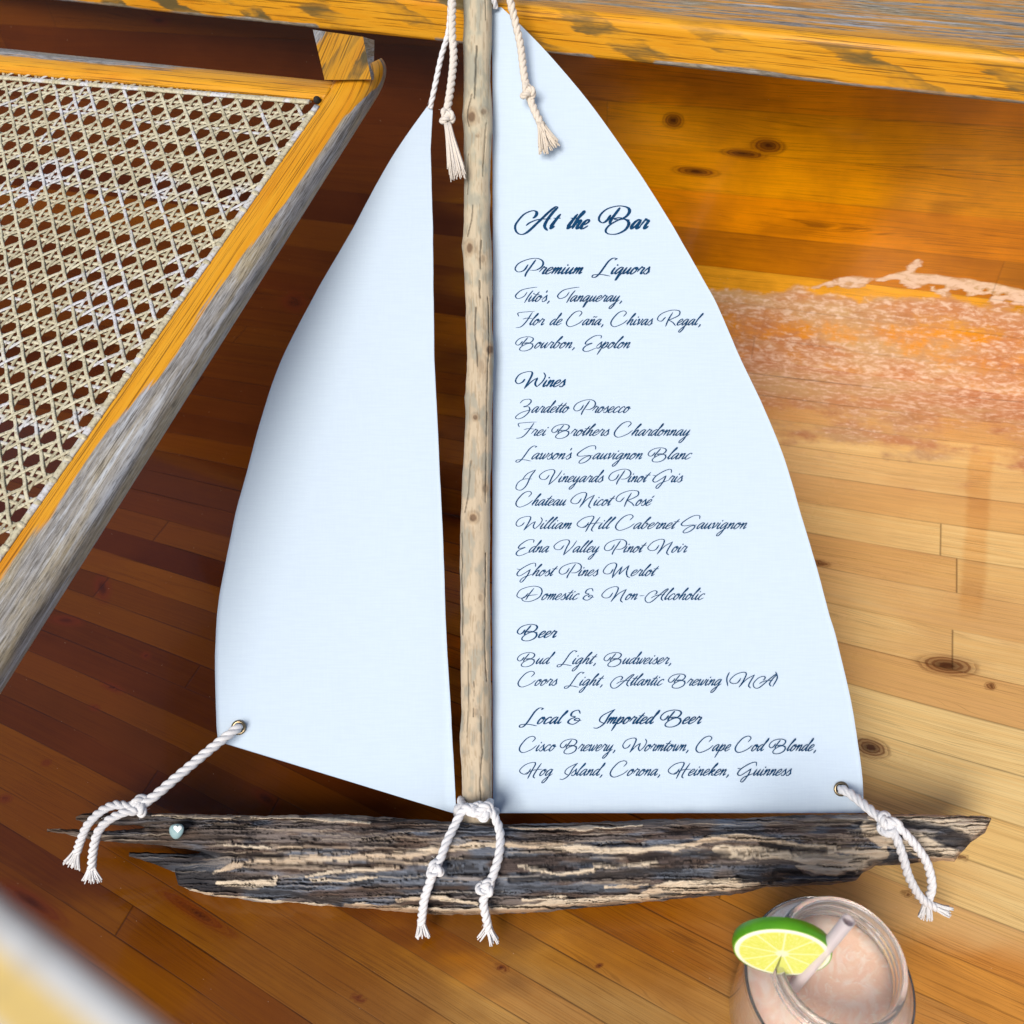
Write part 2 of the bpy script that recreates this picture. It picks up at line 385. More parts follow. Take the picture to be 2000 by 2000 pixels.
def grid_object(name, P, mat, uv=None, col=None, parent=None):
    nu, nv = P.shape[:2]; me = bpy.data.meshes.new(name)
    idx = np.arange(nu * nv).reshape(nu, nv)
    q = np.stack([idx[:-1, :-1], idx[:-1, 1:], idx[1:, 1:], idx[1:, :-1]], -1).reshape(-1, 4)
    me.vertices.add(nu * nv); me.vertices.foreach_set('co', P.astype(np.float32).ravel())
    me.loops.add(q.size); me.loops.foreach_set('vertex_index', q.ravel().astype(np.int32))
    me.polygons.add(len(q)); me.polygons.foreach_set('loop_start', np.arange(0, q.size, 4, dtype=np.int32))
    me.update(calc_edges=True)
    me.polygons.foreach_set('use_smooth', np.ones(len(q), bool))
    if uv is not None:
        l = me.uv_layers.new(name='UVMap'); l.data.foreach_set('uv', uv.reshape(-1, 2)[q.ravel()].astype(np.float32).ravel())
    if col is not None:
        a = me.attributes.new('tint', 'FLOAT_COLOR', 'POINT'); a.data.foreach_set('color', col.reshape(-1, 4).astype(np.float32).ravel())
    me.materials.append(mat); me.update()
    o = bpy.data.objects.new(name, me); COL.objects.link(o)
    if parent is not None: o.parent = parent; o.matrix_parent_inverse = parent.matrix_world.inverted()
    return o

def make_floor():
    X = np.r_[-2.4, -1.8, np.linspace(-1.3, 0.9, 620), 1.3, 2.0]
    Y = np.r_[-0.6, -0.3, -0.05 + (np.exp(np.linspace(0, 1.6, 520)) - 1) / (math.exp(1.6) - 1) * 1.85]
    GX, GY = np.meshgrid(X, Y)
    P = np.stack([GX, GY, np.zeros_like(GX)], -1)
    # coarse field, then bilinear
    x, y, d = project(P)
    xc = np.clip(x, -600, 2600); yc = np.clip(y, -100, 2700)
    gx = np.linspace(-600, 2600, 161); gy = np.linspace(-100, 2700, 141)
    qx, qy = np.meshgrid(gx, gy); T = trace_y0(qx, qy)
    fx = (xc + 600) / 20; fy = (yc + 100) / 20
    ix = np.clip(fx.astype(int), 0, 159); iy = np.clip(fy.astype(int), 0, 139); fx -= ix; fy -= iy
    y0 = (T[iy, ix] * (1 - fx) + T[iy, ix + 1] * fx) * (1 - fy) + (T[iy + 1, ix] * (1 - fx) + T[iy + 1, ix + 1] * fx) * fy
    v = np.interp(y0, _yy, _V)
    u = P @ BDIR
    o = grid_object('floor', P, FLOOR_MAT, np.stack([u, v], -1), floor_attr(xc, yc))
    o['kind'] = 'structure'
    return o
make_floor()

# panel of boards added behind the floor, under the rail, to block sky reflections
def make_back_panel():
    L0 = pj + pdir * -1.9; n, k = 700, 170
    sp = np.linspace(0, 3.1, n); z = np.linspace(-0.002, RAIL_LOW - 0.002, k)
    P = np.zeros((k, n, 3)); P[:] = (L0[None] + sp[:, None] * pdir)[None]; P[..., 2] += z[:, None]
    x, y, d = project(P)
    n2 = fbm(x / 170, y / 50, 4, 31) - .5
    st = np.clip(1.0 * sstep(1250, 820, x + n2 * 200) + 0.25 * sstep(.15, .35, n2), 0, 1)  # shade behind the chair painted into the left boards
    fa = floor_attr(x, y)
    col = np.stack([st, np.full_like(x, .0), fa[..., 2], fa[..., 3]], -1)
    uv = np.stack([np.broadcast_to(sp, x.shape), np.broadcast_to((z / 0.043)[:, None] + 40.3, x.shape)], -1)
    t = thing('added_panel', 'added upright panel of orange varnished boards below the weathered rail, blocking sky reflections', 'wooden panel', tuple(pj))
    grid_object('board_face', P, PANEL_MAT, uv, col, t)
    mb = MB()
    a0 = L0 + pback * 0.004; a1 = L0 + pdir * 3.1 + pback * 0.004
    q = [a0, a1, a1 + pback * 0.03, a0 + pback * 0.03]
    v = [p + np.array([0, 0, -0.002]) for p in q] + [p + np.array([0, 0, RAIL_LOW - 0.003]) for p in q]
    mb.add(v, [(0, 1, 5, 4), (1, 2, 6, 5), (2, 3, 7, 6), (3, 0, 4, 7), (4, 5, 6, 7), (3, 2, 1, 0)])
    mb.build('backing_board', simple('backing_wood', srgb(110, 58, 20), 0.6), t, smooth=False)
make_back_panel()

# ------------------------------------------------------------------ weathered timber material
def weathered(name, axis_attr=True):
    """tint: R = length coordinate (m), G = across coordinate (m), B = grey weathering 0..1, A = figure amount"""
    m = Mat(name); l, a, g, fgr, _ = m.tint()
    n1 = m.noise(m.vec(m.math('MULTIPLY', l, 14), m.math('MULTIPLY', a, 160)), 1.0, 5, 0.6)
    n2 = m.noise(m.vec(m.math('MULTIPLY', l, 8), m.math('MULTIPLY', a, 520)), 1.0, 4, 0.65)
    n3 = m.noise(m.vec(m.math('MULTIPLY', l, 7), m.math('MULTIPLY', a, 28), 4.0), 1.0, 5, 0.62, 0.4)
    # cathedral figure: bands running obliquely
    w = m.math('ADD', m.math('MULTIPLY', l, 15.0), m.math('MULTIPLY', a, 34.0))
    band = m.math('SINE', m.math('MULTIPLY', m.math('ADD', w, m.math('MULTIPLY', n3, 1.8)), 4.2))
    dk = m.ramp(m.math('ADD', band, m.math('MULTIPLY', m.math('SUBTRACT', n1, 0.5), 2.2)), 0.1, 0.5)
    dk = m.math('MULTIPLY', dk, m.math('MULTIPLY', fgr, m.ramp(n3, 0.4, 0.6)))
    yel = m.mix(n1, srgb(206, 132, 4), srgb(228, 172, 52))
    yel = m.mix(m.ramp(n3, 0.45, 0.75, 0.0, 0.55), yel, srgb(196, 112, 10))
    ln = m.ramp(n2, 0.53, 0.60)
    yel = m.mix(m.math('MULTIPLY', ln, 0.7), yel, srgb(88, 52, 14))
    dkc = m.mix(n2, srgb(74, 60, 32), srgb(120, 104, 64))
    c = m.mix(dk, yel, dkc)
    gry = m.mix(m.ramp(n1, 0.3, 0.7), srgb(164, 164, 166), srgb(122, 118, 114))
    gry = m.mix(m.ramp(n3, 0.42, 0.6, 0.0, 0.6), gry, srgb(176, 160, 122))
    gry = m.mix(m.ramp(n2, 0.52, 0.7, 0.0, 0.75), gry, srgb(62, 56, 48))
    gry = m.mix(m.ramp(m.noise(m.vec(m.math('MULTIPLY', l, 5), m.math('MULTIPLY', a, 90), 9.0), 1.0, 4), 0.55, 0.68, 0.0, 0.7), gry, srgb(206, 214, 226))
    n4 = m.noise(m.vec(m.math('MULTIPLY', l, 90), m.math('MULTIPLY', a, 800)), 1.0, 4, .7)
    gry = m.mix(m.ramp(n4, .48, .66, 0, .75), gry, srgb(58, 54, 50))
    gry = m.mix(m.ramp(n4, .46, .34, 0, .5), gry, srgb(196, 200, 206))
    gm = m.ramp(m.math('ADD', g, m.math('MULTIPLY', m.math('SUBTRACT', n1, 0.5), 0.9)), 0.42, 0.58)
    c = m.mix(gm, c, gry)
    m.set(Base_Color=c, Roughness=m.ramp(gm, 0, 1, 0.34, 0.75), Specular_IOR_Level=.28)
    m.bump(m.math('ADD', n2, m.math('MULTIPLY', n1, 0.5)), 0.35, 0.0008)
    return m.m
WEATH = weathered('weathered_varnished_wood')

def make_rail():
    t = thing('wooden_rail', 'long weathered rail with yellow varnished front and grey worn top, behind the mast', 'rail', tuple(rc))
    depth = 0.36; prof = []      # (across rback, z, arc, grey)
    h = ZR - ZRB; r = 0.007
    prof.append((depth, ZRB, 0.0)); prof.append((0.004, ZRB, 0.0))
    for k in range(5):
        a = k / 4 * math.pi / 2; prof.append((0.004 - 0.004 * math.sin(a), ZRB + 0.004 - 0.004 * math.cos(a), 0))
    for k in range(1, 12): prof.append((0.0, ZRB + 0.004 + (h - 0.004 - r) * k / 12, 0))
    for k in range(7):
        a = k / 6 * math.pi / 2; prof.append((r - r * math.cos(a), ZR - r + r * math.sin(a), 0))
    for k in range(1, 40): prof.append((r + (depth - r) * k / 39, ZR, 0))
    prof = np.array(prof)
    arc = np.r_[0, np.cumsum(np.hypot(np.diff(prof[:, 0]), np.diff(prof[:, 1])))] - depth
    n = 420; s = np.linspace(-1.5, 1.5, n)
    P = rc[None, None] * np.array([1, 1, 0]) + s[:, None, None] * rdir + prof[None, :, 0:1] * rback
    P[..., 2] = prof[None, :, 1]
    # gentle hand-planed waviness
    P[..., 2] += (0.0016 * (fbm(s * 6, s * 0, 3, 5) - .5))[:, None]
    low = 1 - sstep(ZRB, ZR, P[..., 2]); P[..., 2] += low * (np.clip(ZRB_at(s), ZR - .05, ZR - .012) - ZRB)[:, None]
    A = np.broadcast_to(arc, P.shape[:2]); L = np.broadcast_to(s[:, None], P.shape[:2])
    ft = h  # arc at top edge
    grey = 0.06 + 0.45 * sstep(ft - 0.004, ft + 0.014, A + 0.010 * (fbm(L * 9, A * 40, 3, 8) - .5)) + 0.5 * sstep(0.006, 0.0, A) * (fbm(L * 12, A * 3, 3, 4) > .45)
    grey = grey + 0.25 * sstep(.5, .75, fbm(L * 5, A * 30, 4, 12)) * (A < ft)
    fig = sstep(0.9, 0.2, L) * (A < ft + .002)
    col = np.stack([L, A, grey, 0.45 + 0.55 * fig], -1)
    mb = MB(); mb.grid(P, col=col)
    m = len(prof); mb.f.append(tuple(range(m))); mb.f.append(tuple((n - 1) * m + j for j in range(m - 1, -1, -1)))
    mb.build('rail_board', WEATH, t)
make_rail()

# ------------------------------------------------------------------ cane chair leaning at the left
DK = 1.03 * H
K_ = at_depth(625, 195, DK)
CHAIR_N = np.cross(on_z(0, 145, K_[2]) - K_, at_depth(0, 1077, 0.83 * H) - K_)
CP = Plane(K_, CHAIR_N)
def strip(mb, A, Bp, n, prof, cfun, P=CP, ext0=0.0, ext1=0.0, head=0.0):
    """bar between picture lines A (inner) and Bp (outer); prof: list of (t across, off normal)"""
    A = np.asarray(A, float); Bp = np.asarray(Bp, float); s = np.linspace(-ext0, 1 + ext1, n)[:, None]
    a = A[0] + (A[1] - A[0]) * s; b = Bp[0] + (Bp[1] - Bp[0]) * s
    prof = np.asarray(prof, float); t = prof[:, 0][None, :, None]
    if head: t = t * (1 - head * np.clip(1 - (s[:, :, None] + ext0) / .09, 0, 1) ** 2)
    q = a[:, None] * (1 - t) + b[:, None] * t
    off = np.broadcast_to(prof[:, 1][None], q.shape[:2])
    W_ = P(q[..., 0], q[..., 1], off)
    L = np.linalg.norm(W_[:, 0] - W_[0, 0], axis=1)[:, None] + 0 * off
    ac = np.r_[0, np.cumsum(np.linalg.norm(np.diff(W_[n // 2], axis=0), axis=1))][None] + 0 * off
    mb.ringtube(W_, cfun(L, ac, np.broadcast_to(prof[:, 0][None], off.shape), np.broadcast_to(s, off.shape)))

def make_chair():
    t = thing('cane_chair', 'weathered wooden chair with a woven cane panel, leaning at the upper left', 'chair', tuple(K_))
    # side stile: flat varnished face rolling over into a rounded grey outer edge
    I = [(625, 195), (0, 1077)]; O = [(770, 137), (0, 1356)]
    prof = [(0, -0.016), (0, 0.0), (0.04, 0.0026)] + [(0.04 + 0.46 * k / 6, 0.0026 + 0.001 * math.sin(k / 6 * 3.14)) for k in range(1, 7)]
    for k in range(1, 11):
        a = k / 10 * math.pi / 2; prof.append((0.5 + 0.5 * math.sin(a), 0.0026 - 0.030 * (1 - math.cos(a))))
    prof += [(0.97, -0.034), (0.85, -0.038), (0.3, -0.038), (0.05, -0.034)]
    def cf(L, ac, tt, s):
        b = 0.70 - 0.30 * sstep(0.08, 0.45, s) - 0.10 * sstep(0.45, 1.0, s)
        b = b + .34 * sstep(.07, .01, s)
        n = fbm(L * 9, ac * 60, 4, 21) - .5
        g = sstep(-0.16, 0.16, tt - b + n * 0.32) * 0.95 + 0.12
        g = g + 0.30 * sstep(0.16, 0.0, tt) * sstep(.5, .6, fbm(L * 16, ac * 10, 3, 5)) * sstep(0.35, .8, s)
        g = np.where(tt > 0.93, g + .1, g)
        return np.stack([L, ac, g, 0.0 + 0 * L], -1)
    mb = MB(); strip(mb, I, O, 240, prof, cf, ext0=0.042, ext1=0.35, head=0.38); mb.build('side_rail', WEATH, t)
    # stile head (rounded end that pokes past the corner)
    # top rail of the frame
    I2 = [(630, 198), (-120, 133)]; O2 = [(656, 160), (-120, 82)]
    prof = [(0, -0.016), (0, 0.0), (0.1, 0.003), (0.5, 0.0034), (0.86, 0.002), (0.97, -0.002), (1.0, -0.008), (1.0, -0.026), (0.6, -0.03), (0.1, -0.03)]
    def cf2(L, ac, tt, s):
        n = fbm(L * 8, ac * 40, 4, 6) - .5
        g = 0.1 + 0.75 * sstep(0.62, 0.98, tt + n * .35) * sstep(0.1, 0.5, s)
        return np.stack([L + 3, ac, g, 0.12 + 0 * L], -1)
    mb = MB(); strip(mb, I2, O2, 120, prof, cf2); mb.build('top_rail', WEATH, t)
    # block joining the frame corner to the long rail
    fr = [(611, 58), (709, 72), (725, 155), (634, 156)]
    zt = np.linalg.norm(K_ - CAM)
    d_low = float(project(CP(680, 156, 0.007))[2]); d_top = d_low + 0.035
    f = [at_depth(*fr[0], d_top), at_depth(*fr[1], d_top), at_depth(*fr[2], d_low), at_depth(*fr[3], d_low)]
    ax = unit(f[1] - f[0]); dn = unit(f[3] - f[0]); nb = unit(np.cross(ax, dn))
    nb = unit((f[2] + f[3]) / 2 - CAM)
    mb = MB(); nu, nv = 24, 26
    u = np.linspace(0, 1, nu)[:, None, None]; v = np.linspace(0, 1, nv)[None, :, None]
    fa = (f[0] * (1 - u) + f[1] * u) * (1 - v) + (f[3] * (1 - u) + f[2] * u) * v
    fb = fa + (nb * 0.03 + ax * .010) * (1 - .8 * v)
    def cc(P_): 
        L = (P_ - f[0]) @ dn + 7.0; A = (P_ - f[0]) @ ax
        g = 0.2 + 0.75 * sstep(0.42, 0.02, (A / np.linalg.norm(f[1] - f[0]))) * sstep(0.75, 0.1, (L - 7) / np.linalg.norm(f[3] - f[0])) * 1.0
        return np.stack([L * .9 + A * .4, A * 1.6, g, 0 * g + 1.1], -1)
    mb.grid(fa, col=cc(fa), flip=True); mb.grid(fb, col=cc(fb))
    for e in (lambda Q: Q[0], lambda Q: Q[-1], lambda Q: Q[:, 0], lambda Q: Q[:, -1]):
        a, b = e(fa), e(fb); Q = np.stack([a + (b - a) * k / 8 for k in range(9)], 0)
        c_ = cc(Q); c_[..., 2] = 0.62; mb.grid(Q, col=c_)
    mb.build('corner_block', WEATH, t, smooth=False)
    # cane: pairs of strands both ways, single strands on both diagonals
    A_ = CP(0, 133, 0); eu = CP(604, 193) ; eu = unit(CP(-100, 124) - CP(604, 193))
    ev = unit(CP(0, 1077) - CP(625, 195))
    org = CP(604, 214)
    cu = 45.5 * DK / F * 1.04; cv = np.linalg.norm(CP(0, 1077) - CP(625, 195)) / 22.0
    NU, NV = 19, 31
    mb = MB()
    def strand(a, b, w, phase, amp, base, tint):
        L = np.linalg.norm((b - a)); n = max(4, int(L * 5)); s = np.linspace(0, 1, n)
        uv = a[None] + (b - a)[None] * s[:, None]
        C = org + eu * (uv[:, :1] * cu) + ev * (uv[:, 1:] * cv)
        wob = (fbm(s * L * .7 + phase * 9, s * 0 + phase, 2, int(abs(phase) * 100) % 97) - .5) * 0.0011
        d = unit(C[-1] - C[0]); side = unit(np.cross(d, CP.n))
        C = C + side * wob[:, None]
        off = base + amp * np.sin(math.pi * 2 * (s * L * phase_f[0] + phase))
        C = C + CP.n * off[:, None]
        px, py, dd = project(C)
        C0 = np.stack([C - side * w, C - side * w * .6 + CP.n * .00035, C + side * w * .6 + CP.n * .00035, C + side * w, C + side * w * .7 - CP.n * .0003, C - side * w * .7 - CP.n * .0003], 1)
        keep = (px > -260)
        if keep.sum() < 3: return
        C0 = C0[keep]; 
        mb.ringtube(C0, np.tile(np.asarray(tint), (len(C0) * 6, 1)))
    phase_f = [1.0]
    def tn(p=.16):
        r = random.random(); white = 1.0 if random.random() < p else 0.0
        return (r, white, random.random(), 1)
    w0 = cu * 0.074
    for j in range(NV):
        for q in (-.138, .138):
            strand(np.array([-0.35, j + .5 + q]), np.array([NU, j + .5 + q]), w0, q * 2.3, .0005, 0.0, tn(.1))
    for i in range(NU):
        for q in (-.138, .138):
            strand(np.array([i + .5 + q, -0.45]), np.array([i + .5 + q, NV]), w0, .25 + q * 2.3, .0005, .0004, tn(.1))
    phase_f[0] = 0.707
    for c in np.arange(-NV, NU) + .5:
        a0 = max(-0.3, c - .4); a = np.array([a0, a0 - c]); b1 = min(NU, NV + c); b = np.array([b1, b1 - c])
        if b[0] - a[0] > .8: strand(a, b, w0 * .98, .1, .0006, .0010, tn(.22))
    for c in np.arange(0, NU + NV) + .5:
        a0 = max(-0.3, c - NV); a = np.array([a0, c - a0]); b1 = min(NU, c + .4); b = np.array([b1, c - b1])
        if b[0] - a[0] > .8: strand(a, b, w0 * .98, .6, .0006, .0013, tn(.22))
    m = Mat('cane'); r_, wh, r2, _, _ = m.tint()
    oc = m.obj(); nn = m.noise(oc, 26.0, 4); n2 = m.noise(oc, 500.0, 3)
    c = m.mix(r_, srgb(212, 206, 180), srgb(182, 174, 146))
    wm = m.ramp(m.math('ADD', nn, m.math('MULTIPLY', wh, 0.14)), 0.58, 0.70)
    c = m.mix(wm, c, srgb(206, 207, 212)); c = m.mix(m.ramp(n2, .45, .7, 0, .6), c, srgb(118, 106, 78))
    m.set(Base_Color=c, Roughness=0.55)
    mb.build('cane_weave', m.m, t)
    # binding cane along the two visible edges with its wraps
    mb = MB()
    def binding(p, q, n, w, ncell):
        s = np.linspace(0, 1, n)[:, None]; L = np.array(p)[None] * (1 - s) + np.array(q)[None] * s
        C = CP(L[:, 0], L[:, 1], 0.0032); d = unit(C[-1] - C[0]); sd = unit(np.cross(d, CP.n))
        a = np.linspace(0, 2 * math.pi, 8, endpoint=False)
        R_ = C[:, None] + (np.cos(a)[None, :, None] * sd * w + np.sin(a)[None, :, None] * CP.n * w * .45)
        col = np.zeros((n, 8, 4)); col[..., 0] = .5; col[..., 1] = 1.0 * (fbm(s * 18, s * 0, 3, 4) > .5); col[..., 3] = 1
        mb.ringtube(R_, col)
        for k in range(ncell):
            tt = (k + .5) / ncell; c = C[0] + (C[-1] - C[0]) * tt
            ww = w * 1.15; R2 = []
            for e in (-1, -.5, .5, 1):
                cc_ = c + d * (e * .0019); h = 1.0 if abs(e) < 1 else .75
                R2.append(cc_[None] + np.cos(a)[:, None] * sd * ww * h + np.sin(a)[:, None] * CP.n * w * .6 * h)
            mb.ringtube(np.array(R2), np.tile([random.random(), 0, 0, 1], (32, 1)))
    binding((604, 199), (-140, 140), 80, .0024, 15)
    binding((619, 207), (-140, 1284), 120, .0028, 28)
    mb.build('edge_binding', m.m, t)
    # dark peg hole in the corner
    mb = MB(); C = CP(np.array([619.0, 619.0]), np.array([195.0, 195.0]), np.array([0.0005, 0.0052])); mb.tube(C, .0028, 12)
    mb.build('peg', simple('dark_peg', (.012, .009, .007), .8), t)
make_chair()

# blurred arm of another chair close to the lens, lower left corner
def make_near_arm():
    t = thing('chair_arm', 'blurred pale weathered chair arm close up in the lower left corner', 'chair arm', tuple(at_depth(60, 1960, .105 * H)))
    a = at_depth(-160, 1628, .1225 * H); b = at_depth(420, 2086, .1015 * H)
    d = unit(b - a); vd = unit(CAM - (a + b) / 2); sd = unit(np.cross(d, vd))
    if sd @ (at_depth(0, 2000, .4 * H) - a) < 0: sd = -sd
    Wd = 0.0252; n = 160; s = np.linspace(-.1, 1.4, n)
    prof = []
    for k in range(9):
        an = k / 8 * math.pi / 2; prof.append((0.0014 - 0.0014 * math.cos(an), -0.0014 + 0.0014 * math.sin(an)))
    for k in range(1, 60): prof.append((0.0014 + (Wd - .0056) * k / 59, 0.0))
    for k in range(1, 9):
        an = k / 8 * math.pi / 2; prof.append((Wd - .006 + 0.006 * math.sin(an), -0.006 + 0.006 * math.cos(an)))
    prof += [(Wd, -.010), (0.0, -.010)]
    prof = np.array(prof)
    P = a[None, None] + (b - a)[None, None] * s[:, None, None] + prof[None, :, :1] * sd + prof[None, :, 1:] * vd
    L = np.broadcast_to(s[:, None] * np.linalg.norm(b - a), P.shape[:2]); A = np.broadcast_to(prof[None, :, 0], P.shape[:2])
    n_ = fbm(L * 30, A * 900, 3, 3)[..., None]; st = lambda a_, b_: sstep(a_, b_, A)[..., None]
    c = np.array(srgb(226, 226, 224)) * (1 - st(.0024, .0032)) + np.array(srgb(246, 212, 128)) * st(.0024, .0032)
    c = c * (1 - st(.0062, .0070)) + np.array(srgb(222, 224, 226)) * st(.0062, .0070)
    c = c * (1 - st(.0085, .0097)) + np.array(srgb(206, 130, 60)) * st(.0085, .0097)
    mb = MB(); mb.ringtube(P, np.concatenate([c * (.85 + .3 * n_), 0 * n_ + 1], -1))
    m = Mat('pale_worn_paint'); m.set(Base_Color=m.mix(m.ramp(m.noise(m.obj(), 300, 4), .4, .7, 0, .25), m.tint()[4], srgb(150, 140, 126)), Roughness=.6)
    mb.build('arm_board', m.m, t)
make_near_arm()

# ------------------------------------------------------------------ the driftwood sailboat
BOATT = thing('driftwood_sailboat', 'driftwood sailboat with white cloth sails and a printed bar menu, leaning on the rail', 'model boat', tuple(BOAT(935, 1640)))
interp = lambda pts: (lambda x, p=np.array(pts, float): np.interp(x, p[:, 0], p[:, 1]))

# ---- hull
CREAM = [([(560, 1676), (640, 1677), (700, 1674), (800, 1668), (870, 1656), (960, 1650), (1050, 1652), (1150, 1658), (1250, 1661), (1330, 1654), (1400, 1637), (1440, 1632), (1500, 1639), (1560, 1651), (1640, 1659), (1735, 1668)], 7),
         ([(670, 1769), (720, 1774), (800, 1777), (880, 1783), (960, 1778), (1040, 1774), (1100, 1764), (1200, 1757), (1300, 1746), (1380, 1736), (1450, 1728)], 8),
         ([(1250, 1748), (1300, 1732), (1340, 1725), (1420, 1724), (1478, 1726)], 9), ([(1400, 1660), (1480, 1664), (1560, 1674), (1640, 1684), (1720, 1676)], 12),
         ([(1590, 1672), (1680, 1682), (1730, 1672)], 11),
         ([(1160, 1693), (1230, 1688), (1280, 1682)], 5), ([(420, 1703), (450, 1692), (500, 1686), (560, 1684), (620, 1677)], 6), ([(425, 1724), (480, 1729), (535, 1722), (545, 1713)], 7),
         ([(600, 1712), (640, 1704), (690, 1699), (770, 1697)], 4), ([(610, 1716), (660, 1720), (740, 1713)], 3), ([(775, 1759), (810, 1753), (860, 1753), (930, 1765)], 6),
         ([(300, 1592), (380, 1594), (450, 1597), (560, 1597), (640, 1599), (720, 1606)], 4), ([(1715, 1600), (1800, 1603), (1880, 1606), (1930, 1600)], 9), ([(1880, 1612), (1905, 1624), (1925, 1610)], 10),
         ([(1690, 1626), (1735, 1650), (1725, 1666)], 13), ([(1780, 1630), (1820, 1655), (1865, 1672)], 14), ([(1800, 1682), (1868, 1680)], 8), ([(1700, 1597), (1800, 1599), (1932, 1598)], 11), ([(1850, 1606), (1900, 1616), (1925, 1612)], 12), ([(1690, 1612), (1740, 1640), (1800, 1660), (1862, 1676)], 15), ([(1650, 1690), (1690, 1684), (1730, 1664)], 14), ([(440, 1650), (500, 1653), (530, 1655)], 3),
         ([(545, 1654), (590, 1657)], 3), ([(1010, 1692), (1090, 1707), (1160, 1701)], 4), ([(1020, 1758), (1100, 1752)], 5), ([(1000, 1618), (1080, 1618), (1150, 1619), (1250, 1611)], 2.5),
         ([(1470, 1745), (1530, 1733), (1640, 1722)], 4), ([(1560, 1695), (1620, 1702), (1670, 1700)], 7), ([(360, 1737), (440, 1750), (560, 1762), (680, 1775)], 3), ([(850, 1665), (940, 1650)], 4),
         ([(640, 1678), (740, 1682), (840, 1688)], 2), ([(1180, 1735), (1260, 1728)], 3)]
DARK = [([(480, 1690), (620, 1690), (720, 1692)], 4), ([(440, 1736), (560, 1745), (660, 1766)], 6), ([(1000, 1718), (1130, 1716), (1260, 1700), (1330, 1697)], 7), ([(1230, 1676), (1330, 1668), (1420, 1668)], 8),
        ([(1490, 1648), (1560, 1658), (1620, 1664)], 7), ([(1770, 1606), (1830, 1615), (1880, 1628)], 9), ([(1830, 1635), (1890, 1640)], 10), ([(1450, 1712), (1520, 1718)], 8), ([(1500, 1725), (1515, 1700), (1560, 1705)], 6),
        ([(1700, 1684), (1730, 1680), (1760, 1676)], 7), ([(240, 1615), (330, 1604), (400, 1608)], 4), ([(1820, 1664), (1840, 1670)], 5), ([(380, 1664), (470, 1672), (540, 1672)], 6), ([(830, 1766), (860, 1766)], 5),
        ([(1640, 1712), (1665, 1705)], 7), ([(1270, 1749), (1330, 1746)], 4)]
def hull_look(px, py):
    wx = px + 26 * (fbm(px / 70, py / 26, 3, 2) - .5); wy = py + 7 * (fbm(px / 40, py / 16, 4, 5) - .5) + 4 * (fbm(px / 14, py / 9, 3, 6) - .5)
    st = fbm(wx / 150, wy / 4.6, 5, 11); st2 = fbm(wx / 60, wy / 1.9, 4, 17); big = fbm(wx / 150, wy / 26, 4, 23)
    cm = np.zeros_like(px); dm = np.zeros_like(px)
    wv = .35 + 1.25 * fbm(wx / 55, py / 60, 3, 83)
    for p, w in CREAM:
        d_ = polyd(wx, wy, p); x0_, x1_ = p[0][0], p[-1][0]
        tp = np.clip(np.minimum(wx - x0_ + 14, x1_ - wx + 14) / 46, 0, 1) ** .6
        cm = np.maximum(cm, sstep(w * 1.15, w * .8, d_ / (wv * (.25 + .75 * tp)) + 5 * (st2 - .5)))
    for p, w in DARK: dm = np.maximum(dm, sstep(w * 1.25, w * 0.3, polyd(wx, wy, p) + 5 * (st - .5)))
    auto = sstep(.60, .69, st + .25 * (big - .5)) * .75
    right = sstep(1480, 1720, px)
    auto = np.maximum(auto, right * sstep(.47, .56, fbm(wx / 60, wy / 12, 4, 41)) * .8)
    crk = sstep(.345, .28, fbm(wx / 150, wy / 2.7, 4, 131)) + .8 * sstep(.33, .28, fbm(wx / 60, wy / 5.5, 3, 137)); crk = np.clip(crk, 0, 1)
    dm = np.clip(dm * (.45 + .9 * st2), 0, 1)
    cream = np.maximum(cm, auto * .42) * (1 - dm) * (1 - .6 * crk)
    dark = np.clip(np.maximum(np.maximum(dm, crk * .95), sstep(.48, .37, st) * .5 + sstep(.46, .3, big) * .28), 0, 1)
    return cream, dark, st, st2, big
def hull_color(px, py):
    cream, dark, st, st2, big = hull_look(px, py)
    base = np.array(srgb(112, 102, 98)); blue = np.array(srgb(104, 110, 122)); brn = np.array(srgb(92, 72, 60)); dk = np.array(srgb(30, 26, 27)); cr = np.array(srgb(214, 198, 176)); cr2 = np.array(srgb(172, 140, 110))
    l = lambda a, b, t: a * (1 - t[..., None]) + b * t[..., None]
    c = l(np.broadcast_to(base, px.shape + (3,)), blue, sstep(.45, .62, fbm(px / 120, py / 22, 3, 50)))
    c = l(c, brn, sstep(.5, .65, fbm(px / 90, py / 14, 3, 61)) * .8)
    c = c * (0.45 + 1.1 * st2)[..., None]
    c = l(c, dk, dark * .92)
    left = sstep(520, 240, px)
    c = l(c, np.array(srgb(92, 78, 66)) * (0.5 + st2)[..., None], left * .45 * (1 - cream))
    under = sstep(-14, -3, py - HB(px)) * (px > 640)
    crr = l(np.broadcast_to(cr, px.shape + (3,)), cr2, np.clip(under * .9 + sstep(.5, .7, big) * .4, 0, 1)) * (0.72 + 0.5 * st2)[..., None]
    c = l(c, crr, np.clip(cream, 0, 1))
    blk = sstep(470, 400, px) * sstep(1655, 1668, py) * .7
    c = l(c, np.array(srgb(38, 44, 54)) * (0.4 + 1.1 * st2)[..., None], blk * (1 - cream))
    return c
HT = interp([(340, 1597), (412, 1591), (516, 1593), (645, 1590), (775, 1597), (860, 1604), (1000, 1610), (1130, 1606), (1300, 1600), (1450, 1598), (1560, 1592), (1722, 1590), (1916, 1593), (1936, 1597)])
